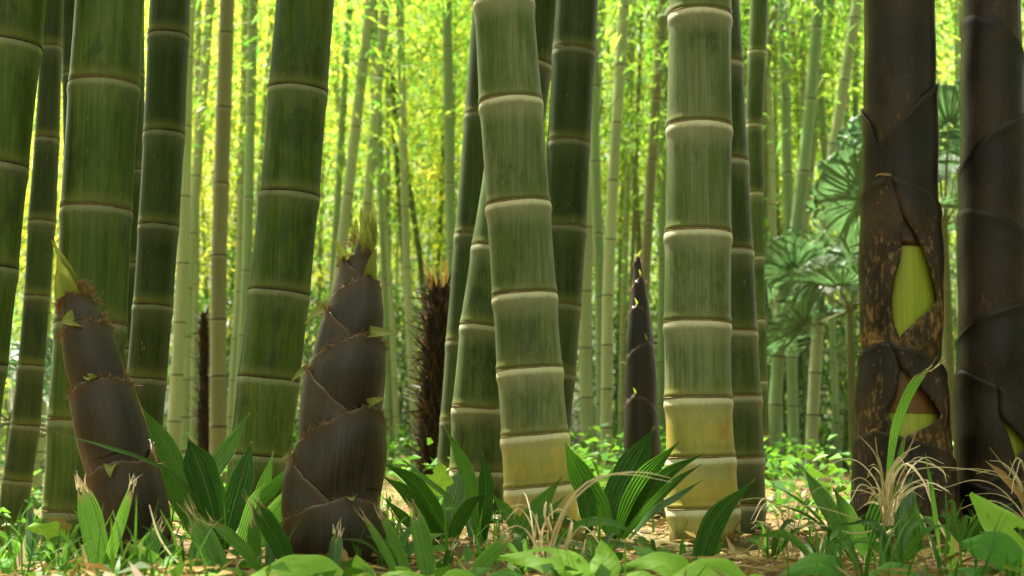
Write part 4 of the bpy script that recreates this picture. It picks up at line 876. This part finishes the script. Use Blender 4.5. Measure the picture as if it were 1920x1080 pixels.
def tip_blade(ax, root, topf, th, dx, dy, wpx, parent=None, dd=-0.02, bend=0.3):
    if abs(th) > 150: return
    y = topf(th); p = ax.pos(y + 2, th, 0.001); s = PS(y, ax.d)
    q = p + np.array([dx * s, dd, -dy * s]); m = (p + q) / 2 + np.array([0, dd * 0.3, bend * abs(dy) * s * 0.3])
    return blade('blade', [p, m, q], wpx * s, root, 'bladelet', prof='thorn', nu=5, nv=8, fold=0.35, parent=parent, face=(0.1, -1, 0.35))

random.seed(5)
# upright shoot
ax = Axis([(395, 684, 692), (430, 668, 704), (470, 655, 703), (500, 641, 706), (540, 628, 712), (580, 613, 716), (620, 601, 719), (690, 581, 721), (760, 566, 721), (850, 550, 721), (900, 538, 721), (960, 529, 722), (1020, 531, 722), (1090, 548, 722)], 2.3)
sh = thing('bamboo_shoot', 'upright brown bamboo shoot wrapped in overlapping dark sheaths with lime tip', 'bamboo shoot', PX(636, 1085, 2.3), 'large brown bamboo shoots in front')
cone = [ax.pos(y, th, -0.009) for y in (445, 480, 540, 620, 760, 900, 1000, 1095) for th in range(0, 360, 15)]
tops = []
link_mesh('core', cone, grid_faces(8, 24, True), MAT['shoot'], sh, attrs={'u': [0] * len(cone), 'v': [0.5] * len(cone)})
for k, (ty, tt, dp, ln, (bx, by, bw), nb) in enumerate(rows := [(925, 26, 62, 260, (8, 3, 26), 90), (856, -78, 92, 270, (-16, 14, 14), 60), (757, 42, 70, 250, (32, -12, 22), 110), (694, -76, 78, 220, (-28, 26, 18), 60),
                                       (624, 38, 48, 200, (52, 2, 26), 110), (578, -72, 62, 170, (-38, 36, 22), 60), (520, 40, 34, 140, (14, -52, 26), 50), (489, -62, 40, 120, (-20, -36, 20), 90), (470, 30, 22, 90, (2, -46, 26), 40)]):
    o, tf = sheath(ax, sh, ty, tt, dp, ln, lay=(k, [q[0] for q in rows]))
    bristles(ax, tf, sh, nb, tt - 85 if tt > 0 else -105, tt + 60 if tt > 0 else -45, parent=o, over=tops); tops.append(tf)
    tip_blade(ax, sh, tf, tt, bx, by, bw, parent=o)
for (pts, wd) in [([(682, 470), (690, 430), (702, 376)], 13), ([(676, 465), (680, 425), (676, 380)], 10), ([(668, 462), (668, 430), (667, 404)], 8), ([(690, 472), (698, 440), (705, 390)], 16), ([(664, 470), (664, 440), (660, 418)], 6), ([(684, 465), (688, 425), (688, 384)], 9), ([(692, 478), (700, 450), (703, 412)], 16)]:
    leaflet(sh, pts, 2.29, 2.28, wd, 'bladelet', name='tip_blade', pleat=0.05, prof='strap', nv=10)
bristles(ax, lambda th: 452 + random.uniform(-12, 14), sh, 110, -110, 60, 0.004, 0.012)
# tilted shoot
ax = Axis([(500, 112, 126), (530, 109, 150), (555, 112, 170), (600, 116, 195), (660, 122, 219), (720, 132, 241), (790, 143, 264), (860, 152, 288), (930, 166, 306), (1000, 184, 322), (1095, 208, 340)], 2.35)
sh = thing('bamboo_shoot', 'tilted brown bamboo shoot with orange-fringed top before the broad mossy culm', 'bamboo shoot', PX(270, 1085, 2.35), 'large brown bamboo shoots in front')
cone = [ax.pos(y, th, -0.009) for y in (535, 600, 700, 800, 900, 1000, 1095) for th in range(0, 360, 15)]
tops = []
link_mesh('core', cone, grid_faces(7, 24, True), MAT['shoot'], sh, attrs={'u': [0] * len(cone), 'v': [0.5] * len(cone)})
for k, (ty, tt, dp, ln, (bx, by, bw), nb) in enumerate(rows := [(1022, 10, 26, 140, (0, 12, 20), 30), (960, 172, 70, 250, (4, -10, 10), 10), (868, 4, 26, 240, (6, 22, 26), 30), (800, 172, 66, 230, (4, -10, 10), 20), (713, 2, 22, 230, (4, -6, 30), 120), (655, 170, 62, 200, (4, -10, 10), 60),
                                       (604, -4, 20, 190, (-18, 3, 44), 130), (570, 168, 44, 150, (4, -10, 10), 120), (551, -10, 18, 120, (-10, -60, 46), 120)]):
    o, tf = sheath(ax, sh, ty, tt, dp, ln, lay=(k, [q[0] for q in rows]))
    bristles(ax, tf, sh, nb, -115, 115, parent=o, hi=0.014, over=tops); tops.append(tf)
    tip_blade(ax, sh, tf, tt, bx, by, bw, parent=o)
for (pts, wd) in [([(140, 555), (125, 505), (96, 449)], 34), ([(130, 555), (112, 510), (106, 480)], 14), ([(146, 552), (132, 515), (112, 478)], 20)]:
    leaflet(sh, pts, 2.34, 2.32, wd, 'bladelet', name='tip_blade', pleat=0.05, prof='thorn', nv=10)
bristles(ax, lambda th: 540 + random.uniform(-6, 22), sh, 150, 20, 115, 0.005, 0.014)
bristles(ax, lambda th: 560 + random.uniform(-6, 22), sh, 80, -115, -60, 0.005, 0.014)
# black shoot behind
ax = Axis([(478, 1193, 1197), (520, 1188, 1205), (570, 1182, 1216), (640, 1176, 1224), (720, 1174, 1229), (800, 1173, 1233), (880, 1171, 1238), (1000, 1166, 1245)], 3.9)
sh = thing('bamboo_shoot', 'blackish pointed bamboo shoot standing behind between the two pale ringed culms', 'bamboo shoot', PX(1205, 975, 3.9))
for k, (ty, tt, dp, ln) in enumerate(rows := [(890, 30, 40, 130), (740, -25, 30, 220), (640, 25, 28, 200), (573, -20, 22, 180), (520, 30, 16, 120), (480, 0, 14, 100)]):
    o, tf = sheath(ax, sh, ty, tt, dp, ln, 'shoot_dark', nth=32, nt=10, lay=(k, [q[0] for q in rows]))
    bristles(ax, tf, sh, 30, -110, 110, 0.006, 0.014, parent=o); tip_blade(ax, sh, tf, tt, random.choice((-6, 8)), -14, 6, parent=o)

def flap_sheath(ax, root, node_y, top, left, right, mat, off=0.004, puff=0.004, nth=26, nt=30):
    """a dry sheath split in front: top = [(theta, y)], left / right = inner edges [(y, x)] of the two flaps"""
    tth = [q[0] for q in top]; ty = [q[1] for q in top]
    V = []; U = []; T = []; F = []
    for side, edge in ((-1, left), (1, right)):
        ey = [q[0] for q in edge]; ex = [q[1] for q in edge]
        inner = lambda y: ax.th(np.interp(y, ey, ex), y)
        base = len(V)
        for j in range(nt + 1):
            for i in range(nth + 1):
                a = i / nth; b = j / nt
                th0 = side * 182 + (inner(ey[0]) - side * 182) * a
                yt = np.interp(th0, tth, ty); y = yt + (node_y - yt) * b
                th = side * 182 + (inner(y) - side * 182) * a
                o = off + puff * math.sin(math.pi * min(1, b * 1.1)) * (0.4 + 0.6 * a) + 0.0025 * math.exp(-((y - yt) / 9) ** 2) + 0.0012 * math.sin(y * 0.05 + th * 0.04) + (0.0015 if side > 0 else 0) - 0.004 * b
                V.append(ax.pos(y, th, o)); U.append(th / 180); T.append(b)
        F += [tuple(base + q for q in f) for f in grid_faces(nt + 1, nth + 1)]
    o = link_mesh('sheath', V, F, MAT[mat], root, attrs={'u': U, 'v': T})
    md = o.modifiers.new('thick', 'SOLIDIFY'); md.thickness = 0.0018; md.offset = 0
    return o
def closed_sheath(ax, root, node_y, top, mat, off=0.003, nth=64, nt=20):
    tth = [q[0] for q in top]; ty = [q[1] for q in top]; V = []; U = []; T = []
    for j in range(nt + 1):
        for i in range(nth + 1):
            th = -180 + 360 * i / nth; yt = np.interp(th, tth, ty); b = j / nt; y = yt + (node_y - yt) * b
            V.append(ax.pos(y, th, off + 0.0028 * math.exp(-((y - yt) / 9) ** 2) - 0.003 * b + 0.001 * math.sin(y * 0.04 + th * 0.05))); U.append(th / 180); T.append(b)
    o = link_mesh('sheath', V, grid_faces(nt + 1, nth + 1), MAT[mat], root, attrs={'u': U, 'v': T})
    md = o.modifiers.new('thick', 'SOLIDIFY'); md.thickness = 0.0016; md.offset = 0
    return o
def core_part(ax, root, ys, mat, off=-0.002, name='internode'):
    V = [ax.pos(y, th, off) for y in ys for th in range(0, 360, 8)]
    n = len(V); return link_mesh(name, V, grid_faces(len(ys), 45, True), MAT[mat], root, attrs={'u': [0] * n, 'v': [0.5] * n})
def ligule(ax, root, y, th, dx, parent):
    p = ax.pos(y, th, 0.006); s = PS(y, ax.d); q = p + np.array([dx * s, -0.012, -4 * s])
    blade('ligule', [p + np.array([-dx * s * 0.6, 0, 0]), (p + q) / 2 + np.array([0, 0, 4 * s]), q], 8 * s, root, 'drybrown', prof='thorn', nu=4, nv=6, parent=parent)

# split sheathed culm
ax = Axis([(-260, 1628, 1742), (0, 1623, 1750), (200, 1621, 1753), (340, 1621, 1755), (500, 1620, 1757), (640, 1620, 1758), (700, 1620, 1760), (780, 1616, 1764), (900, 1614, 1776), (1030, 1604, 1790)], 3.05)
zc = thing('sheathed_culm', 'thick young culm in brown sheaths split open to show lime green stem', 'bamboo', PX(1692, 1010, 3.05), 'young culms still in brown sheaths')
core_part(ax, zc, (-260, -100, 0, 230, 300), 'lime'); core_part(ax, zc, (300, 360, 420, 467), 'ochre', -0.0005, 'sheath_base'); core_part(ax, zc, (467, 520, 580, 640), 'lime'); core_part(ax, zc, (640, 690, 740, 777), 'ochre', -0.0005, 'sheath_base'); core_part(ax, zc, (777, 800, 830, 1035), 'lime')
closed_sheath(ax, zc, 345, [(-180, -200), (-60, -215), (0, -230), (90, -200), (180, -200)], 'dryd', 0.0015)
closed_sheath(ax, zc, 470, [(-180, 165), (-90, 212), (-62, 240), (-48, 286), (-40, 282), (-10, 236), (20, 196), (50, 170), (85, 154), (180, 165)], 'dryd', 0.0035)
o = flap_sheath(ax, zc, 700, [(-180, 470), (-90, 362), (-34, 341), (0, 356), (30, 378), (60, 402), (90, 432), (180, 480)],
                [(342, 1660), (414, 1674), (470, 1673), (500, 1670), (530, 1662), (575, 1657), (615, 1660), (637, 1669), (700, 1672)],
                [(342, 1655), (414, 1674), (440, 1688), (470, 1703), (530, 1724), (568, 1736), (585, 1722), (605, 1700), (637, 1668), (700, 1664)], 'dry', 0.006, 0.006)
ligule(ax, zc, 342, -34, -26, o)
o = flap_sheath(ax, zc, 900, [(-180, 760), (-90, 668), (-42, 646), (0, 662), (40, 684), (70, 706), (90, 730), (180, 770)],
                [(648, 1660), (692, 1670), (740, 1665), (780, 1650), (800, 1660), (824, 1669), (900, 1672)],
                [(648, 1655), (692, 1670), (720, 1690), (745, 1712), (780, 1738), (800, 1712), (824, 1668), (900, 1662)], 'dry', 0.010, 0.007)
ligule(ax, zc, 648, -44, -28, o)
o = flap_sheath(ax, zc, 1040, [(-180, 900), (-90, 832), (-46, 808), (0, 826), (40, 846), (70, 866), (90, 890), (180, 910)],
                [(808, 1690), (1040, 1690)], [(808, 1684), (1040, 1684)], 'dry', 0.014, 0.006)
ligule(ax, zc, 810, -44, -24, o)
o = closed_sheath(ax, zc, 1045, [(-180, 930), (-90, 960), (-20, 930), (30, 905), (80, 900), (180, 930)], 'dry', 0.019)
# edge culm in sheaths
ax = Axis([(-260, 1812, 1905), (0, 1808, 1912), (200, 1804, 1917), (500, 1803, 1922), (700, 1804, 1932), (860, 1806, 1945), (1030, 1800, 1960)], 3.1)
zc = thing('sheathed_culm', 'dark young culm in blackish sheaths at the edge with thin lime slits', 'bamboo', PX(1872, 1005, 3.1), 'young culms still in brown sheaths')
core_part(ax, zc, (-260, 0, 300, 500, 640), 'lime', -0.003); core_part(ax, zc, (640, 740, 840, 1035), 'lime', -0.001)
closed_sheath(ax, zc, 110, [(-180, -200), (0, -230), (180, -200)], 'dryd', 0.001)
closed_sheath(ax, zc, 330, [(-180, 90), (-90, 40), (-60, 38), (-10, 52), (35, 90), (75, 135), (100, 160), (180, 110)], 'dryd', 0.003)
closed_sheath(ax, zc, 500, [(-180, 290), (-90, 322), (-55, 290), (-10, 250), (35, 228), (75, 214), (180, 270)], 'dryd', 0.005)
closed_sheath(ax, zc, 640, [(-180, 440), (-90, 402), (-65, 397), (-10, 410), (30, 436), (70, 470), (100, 490), (180, 460)], 'dryd', 0.007)
flap_sheath(ax, zc, 782, [(-180, 640), (-90, 640), (-40, 602), (0, 584), (40, 568), (80, 560), (180, 620)], [(560, 1907), (655, 1907), (720, 1900), (770, 1897), (782, 1897)], [(560, 1905), (655, 1907), (720, 1912), (770, 1912), (782, 1912)], 'dryd', 0.009, 0.004)
flap_sheath(ax, zc, 960, [(-180, 740), (-90, 702), (-70, 696), (-20, 725), (15, 758), (45, 790), (90, 830), (180, 800)],
            [(696, 1852), (784, 1853), (815, 1864), (850, 1873), (870, 1876), (960, 1880)], [(696, 1848), (784, 1853), (810, 1872), (836, 1894), (850, 1880), (870, 1874), (960, 1872)], 'dryd', 0.013, 0.006)
closed_sheath(ax, zc, 1045, [(-180, 880), (-90, 930), (-40, 905), (0, 876), (40, 846), (80, 822), (180, 860)], 'dry', 0.019)
closed_sheath(ax, zc, 1050, [(-180, 960), (-90, 905), (-60, 900), (0, 930), (60, 965), (180, 970)], 'dryd', 0.024)

# ------------------------------------------------------------------ palms
def fibrous_trunk(label, st, d, n_f, stalks):
    ax = Axis(st, d); t = thing('shaggy_palm', label, 'palm', PX(ax.cx(st[-1][0]), st[-1][0], d), 'shaggy palm trunks')
    ys = np.linspace(st[0][0], st[-1][0], 16); V = [ax.pos(y, th, -0.006 + 0.004 * math.sin(th * 0.2 + y * 0.3)) for y in ys for th in range(0, 360, 15)]
    link_mesh('trunk', V, grid_faces(16, 24, True), MAT['fibre'], t, attrs={'r': [0.15] * len(V)})
    V = []; F = []; R = []
    for k in range(n_f):
        y = random.uniform(st[0][0], st[-1][0]); th = random.uniform(-180, 180); p = ax.pos(y, th, -0.004); o = unit(ax.pos(y, th, 0.05) - p)
        dr = unit(o * random.uniform(0.15, 0.8) + np.array([0, 0, 1.0]) * random.uniform(0.3, 1) + RNG.normal(size=3) * 0.25); L = random.uniform(0.03, 0.12); s = unit(np.cross(dr, o + 0.01)) * random.uniform(0.0015, 0.006)
        a = len(V); V += [p + s, p - s, p + dr * L]; F.append((a, a + 1, a + 2)); R += [random.random() ** 2] * 3
    o = link_mesh('fibre_coat', V, F, MAT['fibre'], t, attrs={'r': R}); o['kind'] = 'stuff'
    for pts, w in stalks: leaflet(t, pts, d, d - 0.05, w * 0.75, 'stalk', name='leaf_base', prof='grass', nv=8, fold=0.5, pleat=0)
    return t
fibrous_trunk('short shaggy palm trunk coated in dark fibre beside the dark olive culm', [(540, 806, 846), (600, 797, 846), (700, 789, 845), (800, 787, 842), (950, 784, 840)], 4.9, 1500,
              [([(818, 590), (808, 540), (790, 478)], 10), ([(824, 590), (818, 530), (810, 478)], 9), ([(830, 580), (828, 520), (826, 476)], 9), ([(836, 580), (838, 520), (838, 482)], 10), ([(822, 580), (812, 530), (800, 490)], 8), ([(812, 640), (800, 600), (790, 585)], 8), ([(806, 660), (790, 640), (776, 630)], 8), ([(833, 570), (834, 520), (832, 488)], 8), ([(808, 700), (796, 690), (788, 686)], 7)])
fibrous_trunk('small brown shaggy palm trunk far behind the olive-brown culm', [(585, 378, 388), (620, 372, 392), (700, 374, 391), (770, 370, 393), (860, 371, 393)], 9.0, 800, [])

def frond_mesh():
    V = []; U = []; T = []; F = []; n = 26
    for k in range(n):
        a = math.radians(-105 + 210 * k / (n - 1) + RNG.normal() * 2); L = 0.52 * (0.7 + 0.25 * math.cos(a * 0.9) + 0.1 * RNG.random())
        dr = np.array([math.sin(a), 0, math.cos(a)]); sd = np.array([math.cos(a), 0, -math.sin(a)]); b = len(V)
        for j in range(7):
            v = j / 6; c = dr * (0.03 + L * v); c = c + np.array([0, 0.10 * v, -0.75 * max(0, v - 0.4) ** 1.5 * (0.6 + 0.9 * RNG.random())])
            wv = 0.021 * (0.35 + 0.65 * sstep(0, 0.4, v)) * (1 - 0.9 * sstep(0.6, 1, v))
            for u in (-1, 0, 1): V.append(c + sd * u * wv + np.array([0, 0.006 * abs(u), 0])); U.append(u); T.append(v)
        F += [tuple(b + q for q in f) for f in grid_faces(7, 3)]
    o = link_mesh('frond', V, F, MAT['palm_blue'], attrs={'u': U, 'v': T, 'dry': [max(0, t - 0.9) * 4 for t in T]}); me = o.data; bpy.data.objects.remove(o); return me
FROND = frond_mesh()
def fan_palm(label, x, d, zc, n, s, seed):
    b = PX(x, 850, d); b.z = gz(b.x, b.y) - 0.02
    t = thing('fan_palm', label, 'palm', b, 'fan palms in the grove'); rn = random.Random(seed)
    V = lathe(np.array(b), np.array(b) + np.array([0, 0, zc]), [(0, 0.028), (0.3, 0.026), (0.7, 0.028), (1, 0.02)], np.array([1.0, 0, 0]), np.array([0, 1.0, 0]), 10)
    link_mesh('trunk', V, grid_faces(4, 10, True), MAT['twig'], t)
    for k in range(n):
        az = 2 * math.pi * (k + rn.random() * 0.6) / n * 2.4; el = rn.uniform(-0.35, 1.15); R = rn.uniform(0.30, 0.55) * s
        dv = Vector((math.cos(az) * math.cos(el), math.sin(az) * math.cos(el), math.sin(el)))
        o = shared('frond', FROND, t, Vector((0, 0, zc - 0.03)) + dv * R, s=s * rn.uniform(0.8, 1.1))
        z = dv; yv = Vector((rn.gauss(0, .35), 1, 0.45 + rn.gauss(0, .3))); yv = (yv - z * yv.dot(z)).normalized() if abs(yv.normalized().dot(z)) < 0.97 else z.orthogonal().normalized(); xv = yv.cross(z)
        o.rotation_mode = 'QUATERNION'; o.rotation_quaternion = Matrix((xv, yv, z)).transposed().to_quaternion()
        c = np.array(b) + np.array([0, 0, zc - 0.05]); e = c + np.array(dv) * (R + 0.03)
        V = lathe(c, e, [(0, 0.008), (1, 0.005)], *frame_of(e - c)[1:], 5); link_mesh('petiole', V, grid_faces(2, 5, True), MAT['twig'], t)
fan_palm('bluish fan palm between the curved pale culm and the split brown culm', 1600, 9.0, 1.15, 10, 1.0, 1)
fan_palm('tall fan palm showing between the two sheathed brown culms', 1785, 7.5, 1.45, 10, 0.95, 2)
fan_palm('fan palm low behind the slender dark leaning culm', 20, 7.0, 0.55, 12, 0.8, 4)
fan_palm('fan palm far behind the thin green culm and black shoot', 1390, 14.0, 1.2, 12, 1.2, 6)
